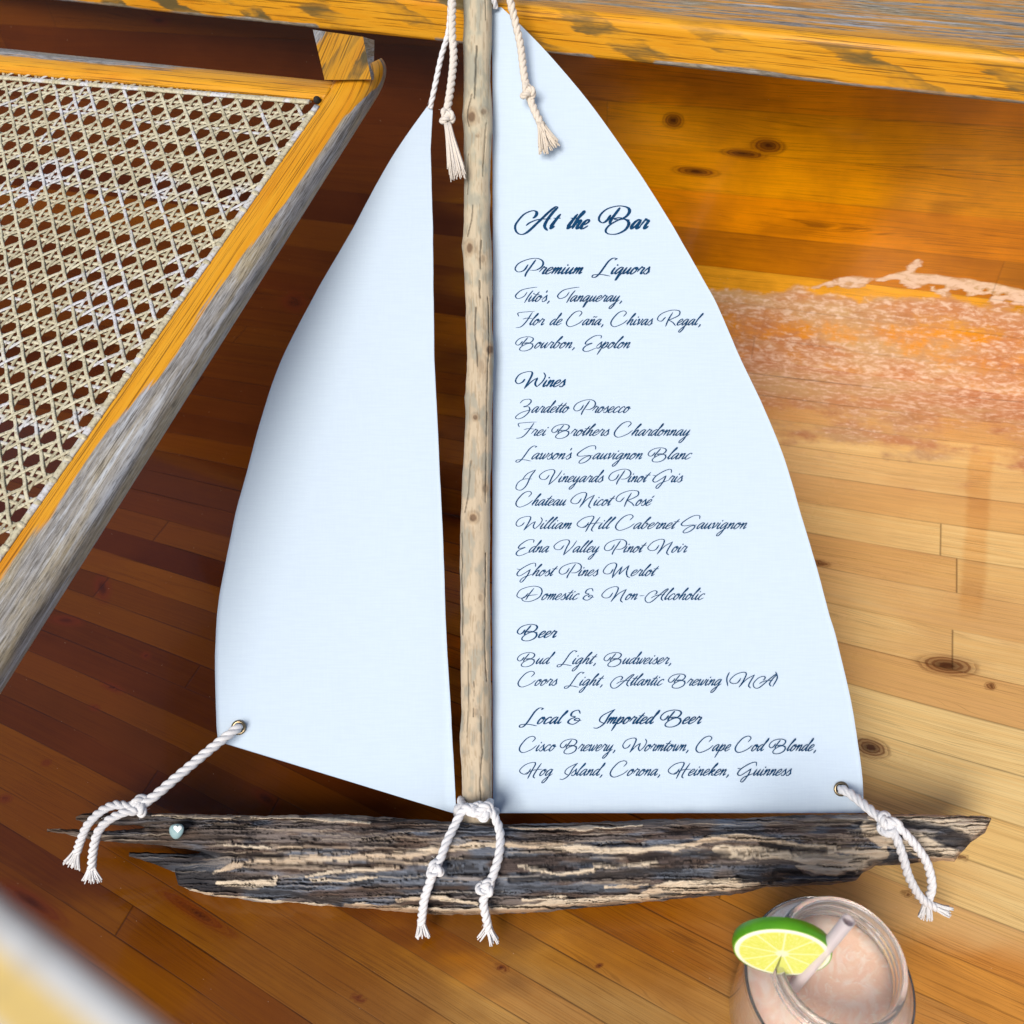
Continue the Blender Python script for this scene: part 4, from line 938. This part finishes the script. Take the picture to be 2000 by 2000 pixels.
# ------------------------------------------------------------------ brush script lettering
# lower case: upright pen strokes, x-height 10, sheared when set; capitals: strokes as they stand
LC = {
 'a': ([[(8.2, 8.6), (5.6, 10), (2.2, 7), (1, 2.6), (2.6, 0), (5.6, 3.4), (8.6, 10)], [(8.6, 10), (7.8, 4), (8.1, .8), (9.6, .2), (12, 3)]], 11),
 'b': ([[(0, 2), (3.4, 11), (5.8, 18.5), (4.8, 21), (3.2, 17), (2.1, 8), (2.2, 1.6), (4.4, 0), (7.4, 3.4), (7.6, 8.6), (5.8, 9.6), (5, 8)], [(7.4, 8), (9, 7.2), (11, 8)]], 10.6),
 'c': ([[(7.6, 7.8), (6.8, 10), (4, 9), (1.4, 5), (1.6, 1), (4, 0), (9, 3.4)]], 8.8),
 'd': ([[(8, 8.6), (5.4, 10), (2, 7), (.9, 2.6), (2.6, 0), (5.4, 3), (8.2, 9.4), (10.4, 17), (10.2, 20.6), (9.2, 20.8), (8.2, 13), (7.6, 4), (8, .8), (9.6, .2), (12, 3)]], 11),
 'e': ([[(1.4, 3.6), (5, 5.2), (7.2, 8), (5.8, 10), (3, 8.6), (1.2, 4.6), (1.8, .8), (4.2, 0), (9, 3.4)]], 8.6),
 'g': ([[(8, 8.6), (5.4, 10), (2.1, 7), (1, 2.6), (2.6, 0), (5.6, 3.4), (8.6, 10)], [(8.6, 10), (7.8, 2), (7.2, -6), (5, -11), (2.4, -11), (2.2, -8), (5.4, -3.4), (12, 3)]], 11),
 'h': ([[(0, 2), (3.4, 11), (5.8, 18.5), (4.8, 21), (3.2, 17), (2.2, 8), (1.8, 0)], [(1.9, 1.5), (4.2, 7.4), (6.8, 9.6), (7.6, 7.6), (7, 3), (7.6, .4), (9, .2), (11.4, 3)]], 10.8),
 'i': ([[(.4, 3), (2.6, 10)], [(2.6, 10), (1.8, 4), (2.2, .8), (3.6, .2), (6.4, 3)], [(3.5, 15.2), (2.9, 13.2)]], 5.8),
 'k': ([[(0, 2), (3.4, 11), (5.8, 18.5), (4.8, 21), (3.2, 17), (2.2, 8), (1.8, 0)], [(2, 2), (5, 8.6), (7.2, 9.2), (6.8, 6.8), (3.4, 5), (5.4, 4), (7, .6), (9, .4), (10.6, 2.6)]], 10),
 'l': ([[(0, 2), (3.4, 11), (5.6, 18.5), (4.6, 21), (3.2, 17), (2, 8), (1.9, 2), (3.2, .2), (6.2, 3)]], 6),
 'm': ([[(.2, 6), (2, 9.6), (2.2, 7), (1.6, 0)], [(1.7, 1.5), (4.2, 8), (6, 9.6), (6.4, 7), (5.8, 0)], [(5.9, 1.5), (8.4, 8), (10.2, 9.6), (10.7, 7), (10.2, 2), (11, .2), (13.6, 3)]], 13.4),
 'n': ([[(.2, 6), (2, 9.6), (2.2, 7), (1.6, 0)], [(1.7, 1.5), (4.4, 8), (6.6, 9.6), (7.2, 7), (6.8, 2), (7.6, .2), (10.4, 3)]], 10),
 'o': ([[(6, 9.6), (3.4, 9.4), (1.2, 5), (1.6, .8), (4, 0), (7, 4), (7.2, 8.6), (5.6, 9.9), (4.8, 8), (7.4, 6.6), (10, 7.6)]], 9.4),
 'p': ([[(0, 4), (2.8, 11)], [(2.8, 11), (1.8, 2), (.8, -10.5)], [(1.6, 1), (4.2, 7.6), (6.8, 9.6), (8, 7.2), (6.6, 2), (4, 0), (2.4, 1.6)], [(5.6, 1), (10.4, 3.2)]], 10.2),
 'q': ([[(8, 8.6), (5.4, 10), (2.1, 7), (1, 2.6), (2.6, 0), (5.6, 3.4), (8.6, 10)], [(8.6, 10), (7.8, 2), (7, -9.5)], [(7, -9.5), (8.6, -8), (9.4, -2), (12, 3)]], 11),
 'r': ([[(.2, 3), (3, 11.4)], [(3, 11.4), (4, 9.4), (7.2, 9), (6.4, 4), (6.6, .8), (8, .2), (10.4, 3)]], 9.2),
 's': ([[(0, 2.6), (4.8, 11)], [(4.8, 11), (4.9, 8.4), (6.8, 4), (5.6, .4), (3, 0), (1.8, 1.8)], [(5.6, .8), (9, 3.2)]], 8.2),
 't': ([[(0, 3), (4, 12)], [(5, 17.5), (3.4, 9), (2.4, 2), (3.4, .1), (6.2, 3)], [(-.5, 11.6), (4, 11.4), (8, 12.6)]], 6.2),
 'u': ([[(0, 3), (2.4, 10)], [(2.4, 10), (1.6, 3.6), (2.4, .2), (5, 2.4), (8.2, 10)], [(8.2, 10), (7.4, 4), (7.8, .8), (9, .2), (11.4, 3)]], 10.8),
 'v': ([[(-.4, 7.4), (1.8, 10), (2.6, 7), (3, 0)], [(3, 0), (6, 4), (7.4, 9), (6.6, 10), (9, 8.4)]], 8.6),
 'w': ([[(-.4, 7.4), (1.8, 10), (2.2, 6), (2.4, 1.4), (3.4, 0), (5.6, 3), (7.2, 9.6)], [(7.2, 9.6), (6.8, 4), (7.6, .2), (10, 3), (11.6, 9), (10.8, 10), (13.2, 8.4)]], 12.6),
 'y': ([[(0, 3), (2.4, 10)], [(2.4, 10), (1.6, 3.6), (2.4, .2), (5, 2.4), (8.2, 10)], [(8.2, 10), (7.4, 2), (6.8, -6), (4.6, -11), (2, -11), (1.8, -8), (5, -3.4), (11.4, 3)]], 10.8),
 ',': ([[(1.6, 1.6), (1.8, -.4), (.6, -3.4)]], 5), "'": ([[(1.6, 20), (1.6, 15.5)]], 1.6), '-': ([[(2, 6.4), (10, 6.8)]], 15),
}
LC['é'] = (LC['e'][0] + [[(6.6, 17.5), (4.6, 13.4)]], LC['e'][1]); LC['ñ'] = (LC['n'][0] + [[(1.6, 13.6), (3.4, 15.2), (6, 14), (8, 15.4)]], LC['n'][1])
def cap(u, x0, base, adv, *strokes): return ([[((x - x0) / u, (base - y) / u) for x, y in s] for s in strokes], adv)
UC = {
 'A': cap(10.5, 105, 365, 39, [(636, 92), (600, 92), (520, 155), (400, 272), (260, 405), (180, 437), (125, 405), (108, 345), (130, 285), (215, 185), (310, 140), (358, 146), (372, 175), (352, 212), (322, 232)], [(634, 94), (570, 160), (500, 255), (468, 335), (505, 388)], [(240, 325), (300, 282), (400, 247), (550, 241)]),
 'B': cap(10.5, 1125, 365, 36.5, [(1392, 98), (1335, 175), (1285, 245), (1258, 303)], [(1278, 190), (1232, 258), (1175, 290), (1132, 250), (1158, 180), (1240, 112), (1370, 78), (1475, 95), (1506, 145), (1462, 212), (1380, 248), (1318, 242), (1385, 226), (1470, 256), (1497, 305), (1450, 380), (1350, 430), (1252, 430), (1214, 392), (1250, 330), (1340, 270), (1420, 245), (1512, 255)]),
 'P': cap(6.2, 105, 935, 38, [(322, 758), (272, 840), (225, 920), (208, 970)], [(242, 818), (200, 888), (140, 910), (108, 870), (150, 800), (250, 752), (340, 744), (392, 778), (388, 836), (330, 884), (262, 890)]),
 'L': cap(6.2, 1100, 935, 31, [(1365, 742), (1335, 762)], [(1362, 745), (1318, 740), (1270, 782), (1228, 850), (1180, 928), (1138, 974), (1104, 974), (1120, 946), (1200, 942), (1290, 962)]),
 'T': cap(3.8, 80, 185, 27, [(260, 54), (200, 62), (130, 82), (84, 130), (102, 158), (150, 138), (178, 98)], [(226, 84), (190, 132), (155, 196)]),
 'F': cap(3.8, 85, 400, 30, [(112, 322), (104, 292), (150, 282), (245, 275)], [(226, 284), (172, 370), (130, 414), (85, 424)], [(145, 346), (180, 336), (226, 340)]),
 'C': cap(3.8, 540, 400, 33, [(645, 322), (670, 290), (650, 271), (602, 290), (552, 350), (541, 392), (572, 414), (640, 386), (682, 350)]),
 'R': cap(3.8, 1370, 400, 41, [(1500, 284), (1462, 350), (1438, 412)], [(1440, 325), (1402, 364), (1370, 346), (1400, 300), (1480, 266), (1552, 270), (1550, 310), (1484, 346), (1462, 350), (1500, 376), (1522, 406)]),
 'E': cap(3.8, 690, 610, 25, [(828, 522), (830, 496), (780, 500), (722, 544), (712, 574), (762, 564), (710, 592), (691, 625), (722, 640), (792, 608)]),
 'W': cap(4.9, 85, 195, 46, [(165, 120), (140, 152), (102, 165), (85, 132), (120, 76), (190, 50), (226, 62), (202, 130), (158, 212)], [(158, 212), (225, 140), (272, 108)], [(272, 108), (250, 165), (264, 196)], [(264, 196), (312, 145), (336, 92), (322, 58)]),
 'Z': cap(3.9, 85, 440, 32, [(120, 352), (150, 322), (200, 315), (214, 336), (188, 370), (150, 386), (196, 388), (196, 430), (150, 480), (102, 498), (84, 480), (130, 440), (216, 410)]),
 'S': cap(3.9, 625, 880, 29, [(768, 790), (766, 757), (720, 760), (660, 800), (628, 836), (648, 852), (722, 844), (726, 870), (690, 905), (650, 918), (644, 900), (690, 860), (748, 842)]),
 'J': cap(3.2, 70, 165, 36, [(206, 70), (172, 120), (142, 190), (106, 225), (73, 214), (85, 170), (125, 142), (182, 140)], [(112, 150), (150, 100), (206, 70)]),
 'V': cap(3.2, 222, 165, 39, [(290, 110), (265, 142), (232, 140), (224, 114), (262, 80), (310, 68), (326, 86), (306, 130), (285, 186)], [(285, 186), (340, 130), (376, 74)]),
 'G': cap(3.2, 1130, 165, 32, [(1260, 96), (1258, 68), (1220, 76), (1162, 114), (1136, 150), (1152, 165), (1190, 142), (1226, 114)], [(1226, 114), (1206, 160), (1170, 210), (1156, 204), (1180, 176), (1242, 150)], [(1134, 112), (1158, 116)]),
 'N': cap(3.2, 515, 345, 49, [(590, 290), (566, 325), (532, 330), (515, 308), (550, 266), (600, 245), (626, 256), (606, 310), (576, 360)], [(576, 360), (626, 300), (682, 264)], [(682, 264), (650, 322), (642, 350), (656, 365)]),
 'H': cap(3.2, 550, 525, 41, [(625, 475), (600, 512), (566, 510), (552, 485), (590, 445), (640, 428), (656, 440), (626, 500), (604, 548)], [(696, 434), (660, 492), (642, 530), (652, 545)], [(585, 512), (640, 486), (702, 478)]),
 'D': cap(3.8, 95, 620, 50, [(186, 560), (150, 602), (110, 600), (95, 576), (130, 525), (220, 497), (282, 510), (296, 550), (270, 600), (202, 634), (152, 632), (136, 610), (172, 586), (262, 572)], [(232, 514), (192, 572), (165, 622)]),
 'M': cap(3.8, 900, 400, 57, [(980, 335), (955, 376), (916, 380), (900, 354), (936, 300), (985, 282), (1006, 300), (986, 360), (970, 418)], [(970, 418), (1020, 352), (1052, 314)], [(1052, 314), (1030, 368), (1026, 388)], [(1026, 388), (1060, 350), (1106, 304)], [(1106, 304), (1086, 360), (1090, 400), (1112, 416)]),
 'I': cap(3.15, 488, 165, 23, [(606, 74), (576, 110), (546, 164), (510, 192), (488, 190)], [(548, 164), (522, 146), (540, 112), (606, 74)]),
 '&': cap(3.15, 375, 165, 25, [(440, 102), (430, 80), (400, 90), (390, 114), (412, 122), (384, 138), (374, 158), (402, 168), (436, 142), (424, 130), (408, 142), (446, 146)]),
 '(': cap(2.9, 1520, 488, 7, [(1538, 396), (1522, 440), (1528, 492)]), ')': cap(2.9, 1818, 488, 12, [(1842, 394), (1852, 436), (1824, 496)]),
}
SHEAR = .50
LINES = [("At the Bar", 1006, 1267, 446.7, 1.63, 1), ("Premium  Liquors", 1006, 1269.5, 535, .98, 1), ("Tito's, Tanqueray,", 1007, 1214, 589, .82, 0), ("Flor de Caña, Chivas Regal,", 1007, 1373, 635, .82, 0),
         ("Bourbon, Espolon", 1007, 1230, 680, .82, 0), ("Wines", 1007, 1104.5, 755.4, 1.0, 1), ("Zardetto Prosecco", 1007, 1232, 806, .82, 0), ("Frei Brothers Chardonnay", 1007.6, 1348, 851, .82, 0),
         ("Lawson's Sauvignon Blanc", 1007.6, 1351, 897, .82, 0), ("J Vineyards Pinot Gris", 1007.8, 1333.6, 941.8, .82, 0), ("Chateau Nicot Rosé", 1007.8, 1278, 987.5, .82, 0), ("William Hill Cabernet Sauvignon", 1007.8, 1458, 1033, .82, 0),
         ("Edna Valley Pinot Noir", 1008, 1342, 1079, .82, 0), ("Ghost Pines Merlot", 1009, 1287, 1125, .82, 0), ("Domestic & Non-Alcoholic", 1009.5, 1376, 1171.6, .82, 0), ("Beer", 1010.5, 1087, 1245.5, .95, 1),
         ("Bud  Light, Budweiser,", 1010.5, 1310, 1297, .82, 0), ("Coors  Light, Atlantic Brewing (NA)", 1012, 1518, 1339, .82, 0), ("Local &  Imported Beer", 1014.5, 1370, 1413.8, .98, 1), ("Cisco Brewery, Wormtown, Cape Cod Blonde,", 1014.5, 1593, 1467, .85, 0),
         ("Hog  Island, Corona, Heineken, Guinness", 1015, 1546, 1515, .85, 0)]
ink = Mat('navy_ink'); ink.set(Base_Color=ink.mix(ink.noise(ink.obj(), 120, 3), srgb(6, 40, 76), srgb(18, 76, 118)), Roughness=.8, Specular_IOR_Level=.1)
def set_line(text, x0, x1, base, unit_, bold):
    pen = 0.0; S_ = []; LS = 1.10 if unit_ > 1.5 else (1.36 if bold else 1.47)
    prev = ' '
    for ch in text:
        if ch == ' ': pen += 14 if prev != ' ' else 4; prev = ch; continue
        if ch in UC:
            st, adv = UC[ch]; S_ += [np.array(s) + [pen, 0] for s in st]
        else:
            st, adv = LC[ch]
            if ch == ',': pen += 4.5
            if prev in 'ITFLMNHVW' and prev != ' ': pen -= 1.5
            S_ += [np.stack([LS * (np.array(s)[:, 0] * .86 + SHEAR * np.array(s)[:, 1]) + pen, LS * np.array(s)[:, 1] * np.where(np.array(s)[:, 1] > 12, .92, 1)], -1) for s in st]
            adv = adv * LS * .86
        pen += adv; prev = ch
    lo = min(s[:, 0].min() for s in S_); hi = max(s[:, 0].max() for s in S_); k = (x1 - x0) / (hi - lo)
    mb = MB(); wmax = unit_ * (4.0 if unit_ > 1.5 else (3.9 if bold else 3.1)); wmin = unit_ * (1.0 if unit_ > 1.5 else 1.2)
    for i, s in enumerate(S_):
        q = np.stack([x0 + (s[:, 0] - lo) * k, base - s[:, 1] * unit_], -1)
        C = catmull(q, 8) if len(q) > 2 else np.linspace(q[0], q[1], 9)
        T = np.gradient(C, axis=0); T /= np.linalg.norm(T, axis=1)[:, None] + 1e-9
        st = np.abs(T[:, 1]) ** 1.4 * np.where(T[:, 1] > 0, 1.0, .55)
        w = wmin + (wmax - wmin) * st
        for _ in range(2): w = np.convolve(np.r_[w[0], w, w[-1]], [.25, .5, .25], 'valid')
        e = np.minimum(np.arange(len(w)), np.arange(len(w))[::-1]) / 3.0; w = w * np.clip(.45 + .55 * e, 0, 1)
        w = w * (1 + .16 * (rng.random(len(w)) - .5))
        N = np.stack([-T[:, 1], T[:, 0]], -1); Lf = C + N * w[:, None] / 2; Rt = C - N * w[:, None] / 2
        G = np.stack([Lf, C, Rt], 1); off = main_off(G[..., 0], G[..., 1]) + .00035 + .000012 * i + (np.arange(len(w)) * 2e-7)[:, None]
        mb.grid(BOAT(G[..., 0], G[..., 1], off), flip=True)
    return mb.build('lettering', ink.m, MAIN)
for L_ in LINES: set_line(*L_)

# ------------------------------------------------------------------ the drink in its jar
def lathe(mb, c, prof, n=96, col=None, axis=None):
    a = np.linspace(0, 2 * math.pi, n, endpoint=False); prof = np.asarray(prof, float)
    P = c + np.stack([prof[:, :1] * np.cos(a), prof[:, :1] * np.sin(a), prof[:, 1:] + 0 * a[None]], -1)
    mb.grid(P, cv=True, col=None if col is None else np.tile(np.asarray(col, float), P.shape[:2] + (1,)))
ZJ = 0.128
JC = on_z(1643, 1877, ZJ); JC[2] = 0
RJ = 0.0345
jar_m = Mat('jar_glass'); jar_m.set(Base_Color=(.99, .99, 1.0), Roughness=0.0, IOR=1.33, Transmission_Weight=.86)
jar_m.set(Transmission_Weight=jar_m.ramp(jar_m.sep(jar_m.new('NewGeometry').outputs['Position'])[2], .100, .112, .96, .89))
def make_jar():
    t = thing('glass_jar', 'clear glass jar with a ribbed screw mouth on the floor, holding a pink drink', 'jar', tuple(JC))
    out = [(0.0001, .0004), (.036, .0004), (.043, .003), (.046, .008), (.047, .02), (.047, .085), (.0455, .093), (.0410, .100), (.0355, .1045), (.0337, .107),
           (.0337, .1085), (.0352, .1098), (.0337, .111), (.0334, .1135), (.0332, .1150), (.0348, .1163), (.0333, .1177), (.0332, .1215), (.0338, .1232), (.0346, .1252), (.0345, .1270), (.0334, .1280),
           (.0320, .1279), (.0312, .1268), (.0308, .1240), (.0305, .115), (.0306, .108), (.0325, .104), (.0372, .0985), (.0428, .0915), (.0443, .084), (.0443, .02), (.043, .010), (.038, .0065), (.0001, .006)]
    o = np.array(out); o = catmull(o, 4); o[:, 0] = np.maximum(o[:, 0], 1e-5)
    mb = MB(); lathe(mb, JC, o, 128); return mb.build('jar_body', jar_m.m, t)
make_jar()
def make_drink():
    ZD = .104
    prof = [(1e-5, .0064), (.0375, .0068), (.0427, .0104), (.0440, .02), (.0440, .084), (.0424, .0912), (.0368, .0982), (.0322, .1033), (.0318, ZD), (.026, ZD - .0004), (.015, ZD), (1e-5, ZD)]
    mb = MB(); lathe(mb, JC, prof, 96)
    m = Mat('pink_drink'); oc = m.obj(); s = m.sep(oc)
    n = m.noise(oc, 60, 4, .6, 2.2); n2 = m.noise(oc, 170, 3, .6, 1.5)
    c = m.mix(m.ramp(n, .4, .65), srgb(247, 206, 180), srgb(251, 224, 206)); c = m.mix(m.ramp(n2, .58, .68, 0, .6), c, srgb(253, 236, 224))
    m.set(Base_Color=c, Roughness=.12, Subsurface_Weight=.4, Subsurface_Radius=(.02, .009, .005), Subsurface_Scale=.5)
    m.bump(n2, .25, .001)
    o = mb.build('drink', m.m); tag(o, 'peach pink iced drink filling the glass jar', 'drink')
make_drink()
def make_straw():
    a = at_depth(1657, 1798, .440); b0 = on_z(1548, 1930, .104)
    d = unit(b0 - a); b = a + d * .098
    if b[2] < .012: b = a + d * ((a[2] - .012) / -d[2])
    mb = MB(); n = 24; T = d; N = unit(np.cross(T, [0, 0, 1.0])); B = np.cross(T, N); an = np.linspace(0, 2 * math.pi, n, endpoint=False)
    rings = [(0, .0027), (0, .0034), (1, .0034), (1, .0027)]
    P = np.array([[(a + (b - a) * s) + r * (math.cos(q) * N + math.sin(q) * B) for q in an] for s, r in rings])
    mb.grid(P, cu=True, cv=True)
    m = Mat('frosted_straw'); m.set(Base_Color=srgb(246, 234, 236), Roughness=.35, Transmission_Weight=.45, IOR=1.2)
    o = mb.build('straw', m.m); tag(o, 'frosted clear drinking straw leaning in the jar', 'straw')
make_straw()
def make_lime():
    # wheel cut to the centre and pushed over the rim
    c = at_depth(1352 + 522 * .3364, 1650 + 632 * .3364, .463)
    ax = at_depth(1352 + 240 * .3364, 1650 + 610 * .3364, .463 + .006); top = at_depth(1352 + 522 * .3364, 1650 + 520 * .3364, .463 - .012)
    ex = unit(c - ax); ey = top - c; ey = unit(ey - ex * (ey @ ex)); nz = np.cross(ex, ey)
    if nz @ (CAM - c) < 0: nz = -nz
    r = float(np.linalg.norm(c - ax)); th = .0075
    t = thing('lime_slice', 'round green lime slice pushed onto the rim of the jar', 'lime slice', tuple(c))
    a = np.linspace(math.radians(-96), math.radians(258), 110)     # a narrow slit is left at the bottom
    pt = lambda rr, an, z: c + (rr * np.cos(an))[..., None] * ex + (rr * np.sin(an))[..., None] * ey + (z + 0 * an)[..., None] * nz
    m = Mat('lime_flesh'); R_, A_, _, _, _ = m.tint()
    seg = m.math('ABSOLUTE', m.math('SUBTRACT', m.math('FRACT', m.math('MULTIPLY', A_, 9.0)), .5))
    n = m.noise(m.vec(m.math('MULTIPLY', R_, 3), m.math('MULTIPLY', A_, 60)), 1.0, 4, .6); n2 = m.noise(m.vec(m.math('MULTIPLY', R_, 9), m.math('MULTIPLY', A_, 130)), 1.0, 3)
    cc = m.mix(n, srgb(212, 222, 74), srgb(232, 236, 130)); cc = m.mix(m.ramp(n2, .5, .7, 0, .6), cc, srgb(246, 246, 190))
    wall = m.math('MULTIPLY', m.ramp(m.math('MULTIPLY', m.math('SUBTRACT', .5, seg), R_), .012, .035, 1, 0), .75)
    cc = m.mix(wall, cc, srgb(244, 246, 206)); cc = m.mix(m.ramp(R_, .10, .17, 1, 0), cc, srgb(242, 244, 206))
    cc = m.mix(m.ramp(R_, .86, .91), cc, srgb(246, 248, 226)); cc = m.mix(m.ramp(R_, .965, .985), cc, srgb(120, 180, 40))
    m.set(Base_Color=cc, Roughness=.25, Subsurface_Weight=.25, Subsurface_Radius=(.006, .006, .002), Subsurface_Scale=.5); m.bump(n2, .25, .0005)
    rr = np.linspace(.001, 1, 26); Rg, Ag = np.meshgrid(rr, a, indexing='ij')
    bev = lambda R2: -.0006 * sstep(.9, 1.0, R2)
    col = np.stack([Rg, (Ag + 2) / (2 * math.pi), 0 * Rg, 0 * Rg + 1], -1)
    mb = MB(); mb.grid(pt(Rg * r, Ag, bev(Rg)), col=col); mb.grid(pt(Rg * r, Ag, -th - bev(Rg)), col=col, flip=True)
    for e in (0, -1):
        Q = np.stack([pt(rr * r, np.full_like(rr, a[e]), 0.0), pt(rr * r, np.full_like(rr, a[e]), -th)], 0)
        mb.grid(Q, col=np.stack([rr * .8, rr * 0 + .06, rr * 0, rr * 0 + 1], -1)[None].repeat(2, 0))
    mb.build('flesh', m.m, t)
    g = Mat('lime_rind'); gn = g.noise(g.obj(), 500, 3); gl = g.noise(g.obj(), 60, 2)
    g.set(Base_Color=g.mix(gl, srgb(44, 120, 10), srgb(104, 176, 30)), Roughness=.35); g.bump(gn, .4, .0005)
    z = np.linspace(0, 1, 9); Z, A2 = np.meshgrid(z, a, indexing='ij')
    mb = MB(); mb.grid(pt(r * (1.0 + .03 * np.sin(Z * math.pi)), A2, -.0006 - (th - .0012) * Z)); mb.build('rind', g.m, t)
make_lime()
